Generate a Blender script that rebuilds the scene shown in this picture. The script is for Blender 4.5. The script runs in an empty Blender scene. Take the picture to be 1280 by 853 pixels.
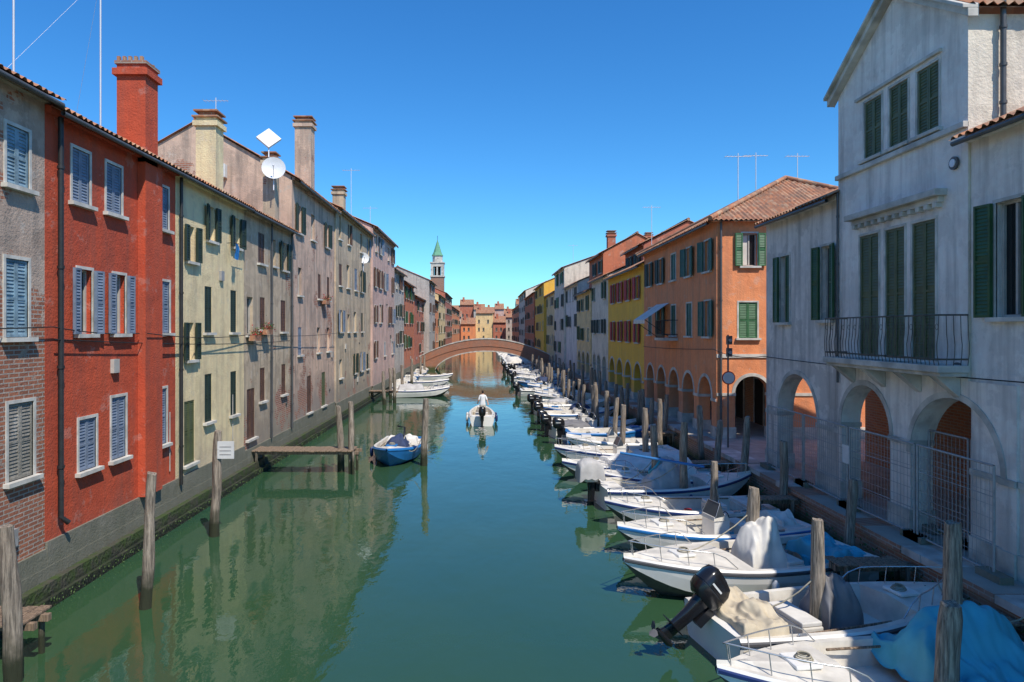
import bpy, math, random
from mathutils import Vector, Matrix, noise
R=random.Random(7)
sc=bpy.context.scene
pi=math.pi
# ---------------------------------------------------------------- materials
def newmat(name):
    m=bpy.data.materials.new(name); m.use_nodes=True
    return m,m.node_tree,m.node_tree.nodes['Principled BSDF']
def c4(c): return (c[0],c[1],c[2],1)
def setin(nt,s,v):
    if isinstance(v,bpy.types.NodeSocket): nt.links.new(v,s)
    elif isinstance(v,(tuple,list)) and len(v)==3 and s.type=='RGBA': s.default_value=c4(v)
    else: s.default_value=v
def mixc(nt,f,a,b,bl='MIX'):
    n=nt.nodes.new('ShaderNodeMix'); n.data_type='RGBA'; n.blend_type=bl
    setin(nt,n.inputs[0],f); setin(nt,n.inputs[6],a); setin(nt,n.inputs[7],b); return n.outputs[2]
def mth(nt,op,a,b=0.0,cl=False):
    n=nt.nodes.new('ShaderNodeMath'); n.operation=op; n.use_clamp=cl
    setin(nt,n.inputs[0],a); setin(nt,n.inputs[1],b); return n.outputs[0]
def mr(nt,v,a,b,c=0.0,d=1.0):
    n=nt.nodes.new('ShaderNodeMapRange'); setin(nt,n.inputs[0],v)
    for i,x in enumerate((a,b,c,d)): n.inputs[i+1].default_value=x
    return n.outputs[0]
def pos(nt,scale=(1,1,1)):
    g=nt.nodes.new('ShaderNodeNewGeometry'); m=nt.nodes.new('ShaderNodeMapping')
    m.inputs['Scale'].default_value=scale; nt.links.new(g.outputs['Position'],m.inputs[0]); return m.outputs[0]
def nz(nt,scale,detail=4,vs=(1,1,1),rough=.55):
    n=nt.nodes.new('ShaderNodeTexNoise'); n.inputs['Scale'].default_value=scale
    n.inputs['Detail'].default_value=detail; n.inputs['Roughness'].default_value=rough
    nt.links.new(pos(nt,vs),n.inputs['Vector']); return n.outputs[0]
def zsock(nt):
    g=nt.nodes.new('ShaderNodeNewGeometry'); s=nt.nodes.new('ShaderNodeSeparateXYZ')
    nt.links.new(g.outputs['Position'],s.inputs[0]); return s.outputs
def bump(nt,b,h,st=.3,dist=.02):
    n=nt.nodes.new('ShaderNodeBump'); n.inputs['Strength'].default_value=st; n.inputs['Distance'].default_value=dist
    nt.links.new(h,n.inputs['Height']); nt.links.new(n.outputs[0],b.inputs['Normal'])
def dk(c,f): return tuple(min(.9,x*f) for x in c)
def bricknode(nt,c1,c2,mo,sc_=1.0):
    s=zsock(nt); cb=nt.nodes.new('ShaderNodeCombineXYZ')
    nt.links.new(mth(nt,'ADD',s[0],s[1]),cb.inputs[0]); nt.links.new(s[2],cb.inputs[1])
    t=nt.nodes.new('ShaderNodeTexBrick'); nt.links.new(cb.outputs[0],t.inputs['Vector'])
    t.inputs['Color1'].default_value=c4(c1); t.inputs['Color2'].default_value=c4(c2); t.inputs['Mortar'].default_value=c4(mo)
    t.inputs['Scale'].default_value=1.0; t.inputs['Mortar Size'].default_value=.012
    t.inputs['Brick Width'].default_value=.27*sc_; t.inputs['Row Height'].default_value=.085*sc_
    return t
def stucco(name,col,alt=None,stain=(.16,.14,.12),amt=.55,brick=0,damp=2.4,patch=.45):
    m,nt,b=newmat(name)
    alt=alt or dk(col,.7)
    base=mixc(nt,mr(nt,nz(nt,.55,8,rough=.65),.38,.62),col,alt)
    base=mixc(nt,mr(nt,nz(nt,5,6),.42,.72,0,.45),base,dk(col,1.2))
    base=mixc(nt,mr(nt,nz(nt,.9,9,rough=.62),.545,.57,0,patch),base,dk(alt,.68))
    base=mixc(nt,mr(nt,nz(nt,1.7,9,rough=.7),.59,.61,0,min(1,patch*1.5)),base,tuple(.4*x+.6*y for x,y in zip(col,(.5,.46,.4))))
    st=mr(nt,nz(nt,1.1,7,(2.6,2.6,.22),.6),.47,.72,0,amt)
    base=mixc(nt,st,base,stain)
    z=zsock(nt)[2]
    zz=mth(nt,'ADD',z,mth(nt,'MULTIPLY',nz(nt,1.3,6),-2.2))
    base=mixc(nt,mr(nt,zz,damp-1.2,damp-2.6,0,.8),base,dk(stain,1.5))
    if brick>0:
        bt=bricknode(nt,(.38,.14,.075),(.26,.10,.06),(.38,.33,.28))
        n1=mth(nt,'ADD',nz(nt,.5,9,rough=.7),mr(nt,z,0,9,.12*brick,-.05))
        mk=mr(nt,n1,.60-.1*brick,.62-.1*brick)
        base=mixc(nt,mk,base,bt.outputs[0])
    nt.links.new(base,b.inputs['Base Color']); b.inputs['Roughness'].default_value=.9
    bump(nt,b,mth(nt,'ADD',nz(nt,22,5),mth(nt,'MULTIPLY',nz(nt,1.5,5),2.0)),.45,.04)
    return m
def simple(name,col,rough=.6,var=.25,nscale=3,met=0,bs=.15,alt=None,vs=(1,1,1),spec=None):
    m,nt,b=newmat(name)
    base=mixc(nt,mr(nt,nz(nt,nscale,6,vs),.35,.65),col,alt or dk(col,1-var))
    nt.links.new(base,b.inputs['Base Color']); b.inputs['Roughness'].default_value=rough; b.inputs['Metallic'].default_value=met
    if bs: bump(nt,b,nz(nt,nscale*8,4,vs),bs,.01)
    return m
def brickmat(name,c1=(.40,.16,.085),c2=(.28,.11,.065),mo=(.36,.31,.26),st=.5):
    m,nt,b=newmat(name); t=bricknode(nt,c1,c2,mo)
    base=mixc(nt,mr(nt,nz(nt,.8,7),.45,.7,0,st),t.outputs[0],(.26,.22,.18))
    z=mth(nt,'ADD',zsock(nt)[2],mth(nt,'MULTIPLY',nz(nt,2.5,6),-.5))
    base=mixc(nt,mr(nt,z,.35,.0,0,.92),base,(.05,.075,.02))
    nt.links.new(base,b.inputs['Base Color']); b.inputs['Roughness'].default_value=.9
    bump(nt,b,mth(nt,'ADD',mth(nt,'MULTIPLY',t.outputs[1],-1.0),nz(nt,14,4)),.5,.02); return m
def woodmat(name,c=(.33,.27,.21),wet=True):
    m,nt,b=newmat(name)
    g=nz(nt,6,7,(5,5,.35),.65)
    base=mixc(nt,mr(nt,g,.36,.62),dk(c,1.35),dk(c,.36))
    base=mixc(nt,mr(nt,nz(nt,2,4),.5,.7,0,.5),base,(.2,.15,.11))
    if wet:
        z=zsock(nt)[2]; zz=mth(nt,'ADD',z,mth(nt,'MULTIPLY',nz(nt,4,4),-.6))
        base=mixc(nt,mr(nt,zz,.5,.05),base,(.03,.034,.015))
    nt.links.new(base,b.inputs['Base Color']); b.inputs['Roughness'].default_value=.85
    bump(nt,b,g,1,.04); return m
def tilemat(name):
    m,nt,b=newmat(name)
    v=nt.nodes.new('ShaderNodeTexVoronoi'); v.inputs['Scale'].default_value=4.2; nt.links.new(pos(nt),v.inputs['Vector'])
    s=nt.nodes.new('ShaderNodeSeparateColor'); nt.links.new(v.outputs['Color'],s.inputs[0])
    base=mixc(nt,mr(nt,s.outputs[0],0,1),(.46,.2,.10),(.27,.14,.09))
    base=mixc(nt,mr(nt,s.outputs[1],.6,1,0,.7),base,(.48,.34,.22))
    base=mixc(nt,mr(nt,nz(nt,1.3,6),.5,.68,0,.6),base,(.15,.12,.09))
    nt.links.new(base,b.inputs['Base Color']); b.inputs['Roughness'].default_value=.9
    bump(nt,b,nz(nt,18,4),.4,.02); return m
M={}
M['tile']=tilemat('roof_tile')
M['brick']=brickmat('old_brick')
M['brickq']=brickmat('quay_brick',(.42,.2,.12),(.3,.15,.1),(.4,.36,.3),.8)
M['brickb']=brickmat('bridge_brick',(.42,.13,.055),(.30,.10,.05),(.36,.27,.2),.35)
M['brickp']=brickmat('portico_brick',(.52,.21,.09),(.4,.15,.07),(.42,.3,.2),.35)
M['white']=simple('white_stone',(.66,.63,.56),.8,.35,3)
M['istria']=simple('istrian_stone',(.64,.60,.53),.8,.45,2)
M['conc']=stucco('grey_plinth',(.30,.28,.24),(.22,.20,.17),(.10,.10,.07),.7)
m,nt,b=newmat('mossy_stone')
base=mixc(nt,mr(nt,nz(nt,3,8),.4,.6),(.045,.075,.014),(.07,.065,.045))
zz=mth(nt,'ADD',zsock(nt)[2],mth(nt,'MULTIPLY',nz(nt,2,5),-.35))
base=mixc(nt,mr(nt,zz,-.05,.15),(.015,.018,.01),base)
nt.links.new(base,b.inputs['Base Color']); b.inputs['Roughness'].default_value=.8; bump(nt,b,nz(nt,12,6),1,.08); M['moss']=m
M['glass'],nt,b=newmat('window_glass'); b.inputs['Base Color'].default_value=(.012,.014,.016,1); b.inputs['Roughness'].default_value=.08
M['dark']=simple('dark_interior',(.02,.018,.016),.9)
M['frame']=simple('window_frame_paint',(.5,.47,.42),.6)
M['shblue']=simple('shutter_blue_grey',(.20,.25,.33),.6,.3,4)
M['shpale']=simple('shutter_pale_blue',(.24,.37,.45),.7,.5,5)
M['shdk']=simple('shutter_dark_green',(.025,.045,.03),.55,.3,4)
M['shgr']=simple('shutter_green',(.035,.10,.035),.5,.3,4)
M['shgr2']=simple('shutter_bright_green',(.05,.17,.07),.5,.3,4)
M['shteal']=simple('shutter_teal',(.05,.14,.10),.5,.3,4)
M['shbr']=simple('shutter_brown',(.14,.07,.045),.6,.4,4)
M['shred']=simple('shutter_red',(.5,.02,.02),.5,.2,4)
M['olive']=simple('door_olive',(.11,.13,.055),.55,.3,4)
M['wood']=woodmat('weathered_pile_wood')
M['plank']=woodmat('jetty_plank',(.30,.21,.14),False)
M['iron']=simple('wrought_iron',(.04,.04,.04),.5,.3,5,.3)
M['railp']=simple('balcony_iron_paint',(.13,.11,.085),.6,.5,7)
M['zinc']=simple('zinc_pipe',(.12,.12,.12),.5,.3,2,.3)
M['steel']=simple('stainless_tube',(.6,.6,.6),.25,.2,6,.7,bs=0)
M['galv']=simple('galvanised_steel',(.38,.37,.36),.5,.25,6,.1,bs=0)
M['cable']=simple('cable_black',(.02,.02,.02),.7,bs=0)
M['mast']=simple('antenna_alloy',(.7,.7,.72),.4,.1,5,.2,bs=0)
M['dish']=simple('dish_enamel',(.7,.7,.7),.5,.1,5,bs=0)
M['gel']=simple('boat_gelcoat',(.85,.82,.76),.28,.12,1.5,bs=0)
M['gelin']=simple('boat_liner',(.74,.69,.6),.5,.25,3,bs=.05)
M['gelblue']=simple('boat_blue_paint',(.02,.16,.42),.35,.2,3,bs=0)
M['navy']=simple('boat_navy_stripe',(.02,.04,.14),.3,.2,3,bs=0)
M['anti']=simple('antifouling',(.10,.11,.10),.7,.4,5)
M['motor']=simple('outboard_black',(.012,.012,.014),.22,.1,5,bs=0)
M['rubber']=simple('rubber_grey',(.08,.08,.085),.6,.2,4)
M['clothw']=simple('boat_cover_white',(.74,.70,.63),.85,.22,3)
M['clothg']=simple('boat_cover_grey',(.2,.195,.2),.85,.25,3)
M['clothlg']=simple('boat_cover_light_grey',(.5,.48,.46),.85,.25,3)
M['clothb']=simple('boat_cover_blue',(.06,.40,.52),.6,.2,2)
M['clothbe']=simple('boat_cover_beige',(.58,.49,.35),.85,.25,3)
M['clothdk']=simple('boat_cover_navy',(.03,.05,.12),.8,.25,3)
M['rope']=simple('rope',(.4,.36,.27),.9,.3,9)
M['acryl'],nt,b=newmat('windscreen_acrylic'); b.inputs['Base Color'].default_value=(.05,.06,.07,1); b.inputs['Roughness'].default_value=.05
M['pave']=simple('quay_paving',(.44,.39,.33),.85,.3,2)
M['copper']=simple('spire_copper_green',(.14,.36,.22),.7,.25,3)
M['skin']=simple('skin',(.5,.27,.18),.5,.1,8,bs=0)
M['shirt']=simple('white_shirt',(.8,.8,.8),.8,.08,8)
M['shorts']=simple('beige_shorts',(.6,.55,.46),.8,.15,8)
M['hair']=simple('dark_hair',(.03,.02,.015),.7,.3,30)
M['plant']=simple('leaf_green',(.08,.15,.03),.7,.5,12)
M['flower']=simple('geranium_red',(.5,.03,.03),.6,.4,20)
M['signw']=simple('sign_white',(.65,.65,.63),.5,.1,5,bs=0)
M['signr']=simple('sign_red',(.5,.02,.02),.4,.1,5,bs=0)
# ---------------------------------------------------------------- mesh builder
class MB:
    def __init__(s): s.v=[];s.f=[];s.m=[];s.mats=[];s.sm=[];s.M=Matrix.Identity(4)
    def mi(s,m):
        if m not in s.mats: s.mats.append(m)
        return s.mats.index(m)
    def add(s,vs,fs,mat,smooth=False):
        o=len(s.v)
        for p in vs: s.v.append(tuple(s.M@Vector(p)))
        k=s.mi(M[mat] if isinstance(mat,str) else mat)
        for f in fs: s.f.append([o+i for i in f]); s.m.append(k); s.sm.append(smooth)
    def poly(s,pts,mat): s.add(pts,[list(range(len(pts)))],mat)
    def box(s,x0,x1,y0,y1,z0,z1,mat):
        s.add([(x0,y0,z0),(x1,y0,z0),(x1,y1,z0),(x0,y1,z0),(x0,y0,z1),(x1,y0,z1),(x1,y1,z1),(x0,y1,z1)],
              [(0,3,2,1),(4,5,6,7),(0,1,5,4),(1,2,6,5),(2,3,7,6),(3,0,4,7)],mat)
    def tbox(s,T,u0,u1,z0,z1,d0,d1,mat):
        p=[T(u,z,d) for z in (z0,z1) for u,d in ((u0,d0),(u1,d0),(u1,d1),(u0,d1))]
        s.add(p,[(0,3,2,1),(4,5,6,7),(0,1,5,4),(1,2,6,5),(2,3,7,6),(3,0,4,7)],mat)
    def tq(s,T,pts,mat): s.poly([T(*p) for p in pts],mat)
    def loft(s,rings,mat,caps=True,closed=True,smooth=True):
        n=len(rings[0]); vs=[p for r in rings for p in r]; fs=[]
        for i in range(len(rings)-1):
            for j in range(n if closed else n-1):
                k=(j+1)%n; fs.append((i*n+j,i*n+k,(i+1)*n+k,(i+1)*n+j))
        s.add(vs,fs,mat,smooth)
        if caps: s.poly(rings[0],mat); s.poly(rings[-1],mat)
    def tube(s,pts,r,mat,n=6,caps=False):
        pts=[Vector(p) for p in pts]; rs=r if isinstance(r,(list,tuple)) else [r]*len(pts); rings=[]
        for i,p in enumerate(pts):
            d=(pts[min(i+1,len(pts)-1)]-pts[max(i-1,0)]).normalized()
            a=d.cross(Vector((0,0,1)) if abs(d.z)<.9 else Vector((1,0,0))).normalized(); b=d.cross(a)
            rings.append([p+(a*math.cos(2*pi*k/n)+b*math.sin(2*pi*k/n))*rs[i] for k in range(n)])
        s.loft(rings,mat,caps)
    def ball(s,c,rx,ry,rz,mat,nu=12,nv=8):
        rings=[[(c[0]+rx*math.sin(a)*math.cos(2*pi*k/nu),c[1]+ry*math.sin(a)*math.sin(2*pi*k/nu),c[2]+rz*math.cos(a)) for k in range(nu)]
               for a in [0.02+(pi-.04)*i/nv for i in range(nv+1)]]
        s.loft(rings,mat)
    def obj(s,name,parent=None,bevel=0):
        me=bpy.data.meshes.new(name); me.from_pydata(s.v,[],s.f)
        for m in s.mats: me.materials.append(m)
        me.polygons.foreach_set('material_index',s.m); me.polygons.foreach_set('use_smooth',s.sm); me.update()
        o=bpy.data.objects.new(name,me); sc.collection.objects.link(o)
        if parent: o.parent=parent
        if bevel:
            b=o.modifiers.new('b','BEVEL'); b.width=bevel; b.segments=2; b.limit_method='ANGLE'
        return o
def empty(name,loc=(0,0,0),rot=0):
    e=bpy.data.objects.new(name,None); sc.collection.objects.link(e); e.location=loc; e.rotation_euler=(0,0,rot); e.empty_display_size=.3; return e
# ---------------------------------------------------------------- architecture helpers
def facade(mb,T,u0,u1,z0,z1,ops,mat,rev=.2):
    us=sorted({u0,u1}|{o[0] for o in ops}|{o[1] for o in ops}); zs=sorted({z0,z1}|{o[2] for o in ops}|{o[3] for o in ops})
    for i in range(len(us)-1):
        for j in range(len(zs)-1):
            a,b,c,d=us[i],us[i+1],zs[j],zs[j+1]; mu,mz=(a+b)/2,(c+d)/2
            if any(o[0]<mu<o[1] and o[2]<mz<o[3] for o in ops): continue
            mb.tq(T,[(a,c,0),(b,c,0),(b,d,0),(a,d,0)],mat)
    for a,b,c,d in ops:
        for q in ([(a,c),(b,c)],[(b,c),(b,d)],[(b,d),(a,d)],[(a,d),(a,c)]):
            mb.tq(T,[(q[0][0],q[0][1],0),(q[1][0],q[1][1],0),(q[1][0],q[1][1],-rev),(q[0][0],q[0][1],-rev)],mat)
def shutter(mb,T,u0,u1,z0,z1,d,mat,det):
    mb.tbox(T,u0,u1,z0,z1,d,d+.035,mat)
    if det:
        n=max(4,int((z1-z0)/.07)); f=.045
        for i in range(n):
            z=z0+f+(z1-z0-2*f)*i/n
            if abs(z-(z0+z1)/2)<.05: continue
            mb.add([T(u0+f,z,d+.036),T(u1-f,z,d+.036),T(u1-f,z,d+.052),T(u0+f,z,d+.052),T(u1-f,z+.05,d+.036),T(u0+f,z+.05,d+.036)],
                   [(0,1,2,3),(3,2,4,5)],mat)
        for a,b in ((u0,u0+f),(u1-f,u1)): mb.tbox(T,a,b,z0,z1,d+.036,d+.06,mat)
        for c in (z0,(z0+z1)/2-.03,z1-f): mb.tbox(T,u0+f+.001,u1-f-.001,c,c+f,d+.037,d+.058,mat)
def window(W,S,T,u0,u1,z0,z1,style,sm,det=True,trim=True,sill=True,tm='white'):
    w=u1-u0
    W.tbox(T,u0+.002,u1-.002,z0+.002,z1-.002,-.185,-.16,'glass')
    if style!='closed':
        f=.05
        for a,b,c,d in ((u0,u0+f,z0,z1),(u1-f,u1,z0,z1),(u0+f,u1-f,z0,z0+f),(u0+f,u1-f,z1-f,z1),((u0+u1)/2-.03,(u0+u1)/2+.03,z0+f,z1-f)):
            W.tbox(T,a+.003,b-.003,c+.003,d-.003,-.158,-.11,'frame')
        if det and R.random()<.35:
            W.tbox(T,u0+.06,(u0+u1)/2-.04,z0+.06,z1-.06,-.157,-.152,'clothw')
    if style=='closed':
        shutter(S,T,u0+.01,(u0+u1)/2-.004,z0+.01,z1-.01,-.07,sm,det); shutter(S,T,(u0+u1)/2+.004,u1-.01,z0+.01,z1-.01,-.07,sm,det)
    elif style=='open':
        for s,u in ((-1,u0-.02),(1,u1+.02)):
            q=R.uniform(.0,.25)
            Ts=lambda a,z,d,u=u,s=s,q=q:T(u+s*(a*math.cos(q)),z,.045+a*math.sin(q)+d)
            shutter(S,Ts,0,w/2,z0,z1,0,sm,det)
    elif style=='half':
        shutter(S,T,u0+.01,(u0+u1)/2-.004,z0+.01,z1-.01,-.07,sm,det); shutter(S,T,u1+.02,u1+w/2+.02,z0,z1,.045,sm,det)
    if trim:
        t=.065
        for a,b,c,d in ((u0-t,u0,z0,z1),(u1,u1+t,z0,z1),(u0-t,u1+t,z1,z1+t)): W.tbox(T,a,b,c,d,-.02,.02,tm)
    if sill: W.tbox(T,u0-.13,u1+.13,z0-.08,z0,-.02,.12,tm)
def roofplane(mb,A,B,up,lenf,mat='tile',per=.2,amp=.035,det=True):
    A=Vector(A);B=Vector(B);up=Vector(up);L=(B-A).length;e=(B-A)/L; nrm=e.cross(up).normalized()
    if nrm.z<0: nrm=-nrm
    n=max(2,int(L/per)*(4 if det else 2)); pa=[];pb=[]
    for i in range(n+1):
        u=L*i/n; h=amp*math.sin(2*pi*u/per) if det else (amp if i%2 else -amp)
        l=lenf(u); pa.append(A+e*u+nrm*h-up*(.03*noise.noise((u*5,A.y,0)) if det else 0)); pb.append(A+e*u+up*l+nrm*h)
    k=len(pa); mb.add(pa+pb,[(i,i+1,k+i+1,k+i) for i in range(k-1)],mat)
    pts=[A-nrm*.07,B-nrm*.07,B+up*lenf(L)-nrm*.07]
    if abs(lenf(L/2)-lenf(0))>.01 : pts=[A-nrm*.07,B-nrm*.07]+([B+up*lenf(L)-nrm*.07] if lenf(L)>.01 else [])+[A+e*L/2+up*lenf(L/2)-nrm*.07]
    if lenf(0)>.01: pts.append(A+up*lenf(0)-nrm*.07)
    mb.poly(pts,mat)
def arcade(mb,T,u0,u1,z0,z2,arches,mat,th=.5,trim='istria',seg=18):
    cur=u0
    for ua,ub,sp in sorted(arches):
        mb.tbox(T,cur,ua,z0,z2,-th,0,mat)
        mb.tbox(T,cur-.03 if cur>u0 else cur,ua+.03,sp-.1,sp+.02,-th-.02,.04,trim)
        mb.tbox(T,cur-.04 if cur>u0 else cur,ua+.04,z0,z0+.45,-th-.03,.045,trim)
        r=(ub-ua)/2; c=(ua+ub)/2
        P=[(c-r*math.cos(pi*k/seg),sp+r*math.sin(pi*k/seg)) for k in range(seg+1)]
        Q=[(c-(r+.13)*math.cos(pi*k/seg),sp+(r+.13)*math.sin(pi*k/seg)) for k in range(seg+1)]
        for k in range(seg):
            (a,za),(b,zb)=P[k],P[k+1]
            mb.tq(T,[(a,za,0),(b,zb,0),(b,z2,0),(a,z2,0)],mat)
            mb.tq(T,[(a,za,-th),(b,zb,-th),(b,z2,-th),(a,z2,-th)],mat)
            mb.tq(T,[(a,za,0),(b,zb,0),(b,zb,-th),(a,za,-th)],mat)
            (a2,c2),(b2,d2)=Q[k],Q[k+1]
            mb.tq(T,[(a,za,.02),(b,zb,.02),(b2,d2,.02),(a2,c2,.02)],trim)
            mb.tq(T,[(a2,c2,.02),(b2,d2,.02),(b2,d2,0),(a2,c2,0)],trim)
            mb.tq(T,[(a,za,.02),(b,zb,.02),(b,zb,0),(a,za,0)],trim)
        cur=ub
    mb.tbox(T,cur,u1,z0,z2,-th,0,mat)
    mb.tbox(T,cur-.03,u1,sp-.1,sp+.02,-th-.02,.04,trim); mb.tbox(T,cur-.04,u1,z0,z0+.45,-th-.03,.045,trim)
XL,XR=-8.7,9.4
def TL(x=XL): return lambda u,z,d:(x+d,u,z)
def TR(x=XR): return lambda u,z,d:(x-d,u,z)
def TF(y): return lambda u,z,d:(u,y-d,z)
def autow(y0,y1,eave,rng,smats,base=1.6,fl=2.75,first=None):
    out=[]; n=max(1,int((y1-y0)/2.3)); step=(y1-y0)/n; z=eave-1.75
    while z>base:
        for i in range(n):
            if rng.random()<.16: continue
            c=y0+step*(i+.5)+rng.uniform(-.25,.25); w=rng.choice([.65,.75,.85,.9]); h=rng.choice([1.3,1.3,1.45,1.1])
            out.append((c-w/2,c+w/2,z,z+h,rng.choice(['open','closed','open','open','half','glass']),rng.choice(smats)))
        z-=fl
    return out
def building(name,side,y0,y1,eave,wall,wins,depth=9,rise=1.9,x=None,det=True,arc=None,ports='brickp',plinth=True,front=None,roof='gable',
             trim=True,basez=1.0,tm='white',cornice=True,over=.38,wallend=None):
    e=empty(name); y0+=.006;y1-=.006
    x=x if x is not None else (XL if side<0 else XR)
    T=TL(x) if side<0 else TR(x); xi=x+side*depth
    W=MB();S=MB();F=MB()
    ops=[(a,b,c,d) for a,b,c,d,*_ in wins]
    zlow=basez
    if arc:
        arches,z2=arc; zlow=z2
        arcade(W,T,y0,y1,basez-.02,z2,arches,wall)
        W.tbox(T,y0,y1,z2-.12,z2-.1,-3.3,-.5,'white'); W.tbox(T,y0,y1,basez,z2-.13,-3.5,-3.3,ports)
        for k,(ua,ub,sp) in enumerate(arches):
            c=(ua+ub)/2; F.tbox(T,c-.5,c+.5,basez+.02,3.1,-3.3,-3.27,'dark'); 
            for q in (c-.6,c+.5): F.tbox(T,q,q+.1,basez+.02,3.2,-3.3,-3.25,'istria')
            F.tbox(T,c-.5,c+.5,3.1,3.2,-3.3,-3.25,'istria')
    facade(W,T,y0,y1,zlow,eave,ops,wall)
    xm=(x+xi)/2
    if front is None:
        def endw(yy):
            pts=[(x,yy,zlow),(xi,yy,zlow),(xi,yy,eave)]
            if roof=='gable': pts.append((xm,yy,eave+rise))
            pts.append((x,yy,eave)); W.poly(pts,wallend or wall)
        endw(y0);endw(y1)
        if arc:
            for yy in (y0,y1): W.poly([(x+side*3.5,yy,basez),(xi,yy,basez),(xi,yy,zlow),(x+side*3.5,yy,zlow)],wall)
    W.poly([(xi,y0,basez),(xi,y1,basez),(xi,y1,eave),(xi,y0,eave)],wall)
    for w in wins:
        a,b,c,d,st,sm=w[:6]; window(F,S,T,a,b,c,d,st,sm,det,trim if len(w)<7 else w[6],True,tm)
    if plinth and not arc: F.tbox(T,y0,y1,basez-.6,basez+.05+R.uniform(-.1,.25),-.1,.05,'conc')
    if cornice: F.tbox(T,y0,y1,eave-.14,eave-.0,-.05,.12,wall)
    Rf=MB(); half=depth/2; sl=math.hypot(half,rise); upx=side*half/sl; upz=rise/sl
    ex=x-side*over; ez=eave-over*rise/half+.1
    if roof=='gable':
        ll=(half+over)*sl/half
        roofplane(Rf,(ex,y0-.1,ez),(ex,y1+.1,ez),(upx,0,upz),lambda u:ll,det=det)
        ex2=xi+side*over
        roofplane(Rf,(ex2,y0-.1,ez),(ex2,y1+.1,ez),(-upx,0,upz),lambda u:ll,det=False)
        Rf.tube([(xm,y0-.12,eave+rise+.12),(xm,y1+.12,eave+rise+.12)],.11,'tile',8,True)
    elif roof=='hip':
        L=y1-y0+2*over; ll=(half+over)
        f=sl/half
        for X0,sx in ((ex,side),(xi+side*over,-side)):
            roofplane(Rf,(X0,y0-over,ez),(X0,y1+over,ez),(sx*half/sl,0,upz),lambda u:min(u,L-u,ll)*f,det=det)
        Lx=depth+2*over; xa=min(ex,xi+side*over); xb=xa+Lx
        for Y0,sy in ((y0-over,1),(y1+over,-1)):
            roofplane(Rf,(xa,Y0,ez),(xb,Y0,ez),(0,sy*half/sl,upz),lambda u:min(u,Lx-u)*f,det=det)
        for cx in (xa,xb):
            for cy,sy in ((y0-over,1),(y1+over,-1)):
                q=min(ll,L/2); Rf.tube([(cx,cy,ez+.06),(cx+(q if cx==xa else -q),cy+sy*q,ez+q*rise/half+.08)],.1,'tile',8,True)
        if L>2*ll: Rf.tube([(xm,y0-over+ll,ez+ll*rise/half+.08),(xm,y1+over-ll,ez+ll*rise/half+.08)],.1,'tile',8,True)
    if det and side<0 and plinth:
        for k in range(int((y1-y0)/1.6)):
            u=R.uniform(y0+.3,y1-.3); z=R.choice([R.uniform(1.4,2.2),R.uniform(3.9,5.0),R.uniform(6.9,7.8)])
            if any(o[0]-.5<u<o[1]+.5 and o[2]-.3<z<o[3]+.3 for o in ops): continue
            t=R.random()
            if t<.35: F.tbox(T,u-.12,u+.12,z-.16,z+.16,.001,.09,R.choice(['frame','galv','zinc']))
            elif t<.7: c=Vector(T(u,z,0)); F.tube([c,c+Vector((.05,0,0))],.07,'zinc',10,True)
            else: c=Vector(T(u,z,.03)); F.tube([c,c+Vector((0,0,R.uniform(1,2.5)))],.015,'frame',5)
    W.obj('walls',e);F.obj('windows',e,)
    if S.v:S.obj('shutters',e)
    Rf.obj('roof',e)
    G=MB(); G.tube([(ex+side*.02,y0,ez-.11),(ex+side*.02,y1,ez-.11)],.05,'zinc',8); G.obj('gutter',e)
    return e
def chimney(x0,x1,y0,y1,z0,z1,mat,parent,style='cap'):
    c=MB(); c.box(x0,x1,y0,y1,z0,z1,mat)
    c.box(x0-.08,x1+.08,y0-.08,y1+.08,z1-.28,z1-.12,mat)
    if style=='crown':
        c.box(x0-.04,x1+.04,y0-.04,y1+.04,z1,z1+.08,'brick')
        n=5
        for i in range(n):
            for yy in (y0,y1-.08): c.box(x0+(x1-x0)*i/n,x0+(x1-x0)*(i+.5)/n,yy,yy+.08,z1+.08,z1+.2,'tile')
    else:
        c.box(x0-.1,x1+.1,y0-.1,y1+.1,z1,z1+.05,'tile')
        c.box(x0+.08,x1-.08,y0+.08,y1-.08,z1+.05,z1+.2,'brick')
        c.box(x0-.06,x1+.06,y0-.06,y1+.06,z1+.2,z1+.25,'tile')
    return c.obj('chimney',parent)
def pipe(parent,pts,r=.05,mat='zinc'):
    p=MB(); p.tube(pts,r,mat,8,True); 
    a,b_=Vector(pts[0]),Vector(pts[1]); n=4
    for k in range(n): c=a.lerp(b_,(k+.5)/n); p.tube([c-Vector((0,0,.03)),c+Vector((0,0,.03))],r*1.3,mat,8,True)
    p.obj('downpipe',parent)
# ---------------------------------------------------------------- wall paints
P={}
P['oldbrick']=stucco('wall_rusty_render',(.48,.37,.29),(.35,.25,.19),brick=1.0,amt=.7)
P['red']=stucco('wall_red',(.53,.08,.03),(.44,.065,.028),(.24,.075,.05),.6,damp=1.7,patch=.2)
P['cream']=stucco('wall_cream',(.83,.66,.38),(.74,.58,.34),(.40,.32,.22),.6,damp=2.2,patch=.28)
P['beige']=stucco('wall_beige',(.57,.45,.31),(.44,.34,.24),(.18,.15,.12),.8,brick=.35,damp=3)
P['pinkold']=stucco('wall_old_pink',(.64,.44,.32),(.49,.35,.27),(.18,.15,.13),.8,brick=.42,damp=3.2)
P['tan']=stucco('wall_tan',(.60,.46,.30),(.48,.38,.27),(.18,.15,.12),.75,damp=3,brick=.25)
P['pink']=stucco('wall_pink',(.64,.42,.35),(.53,.36,.30),(.24,.18,.16),.65)
P['rust']=stucco('wall_rust',(.56,.17,.08),(.48,.15,.075),(.23,.12,.08),.55)
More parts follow.
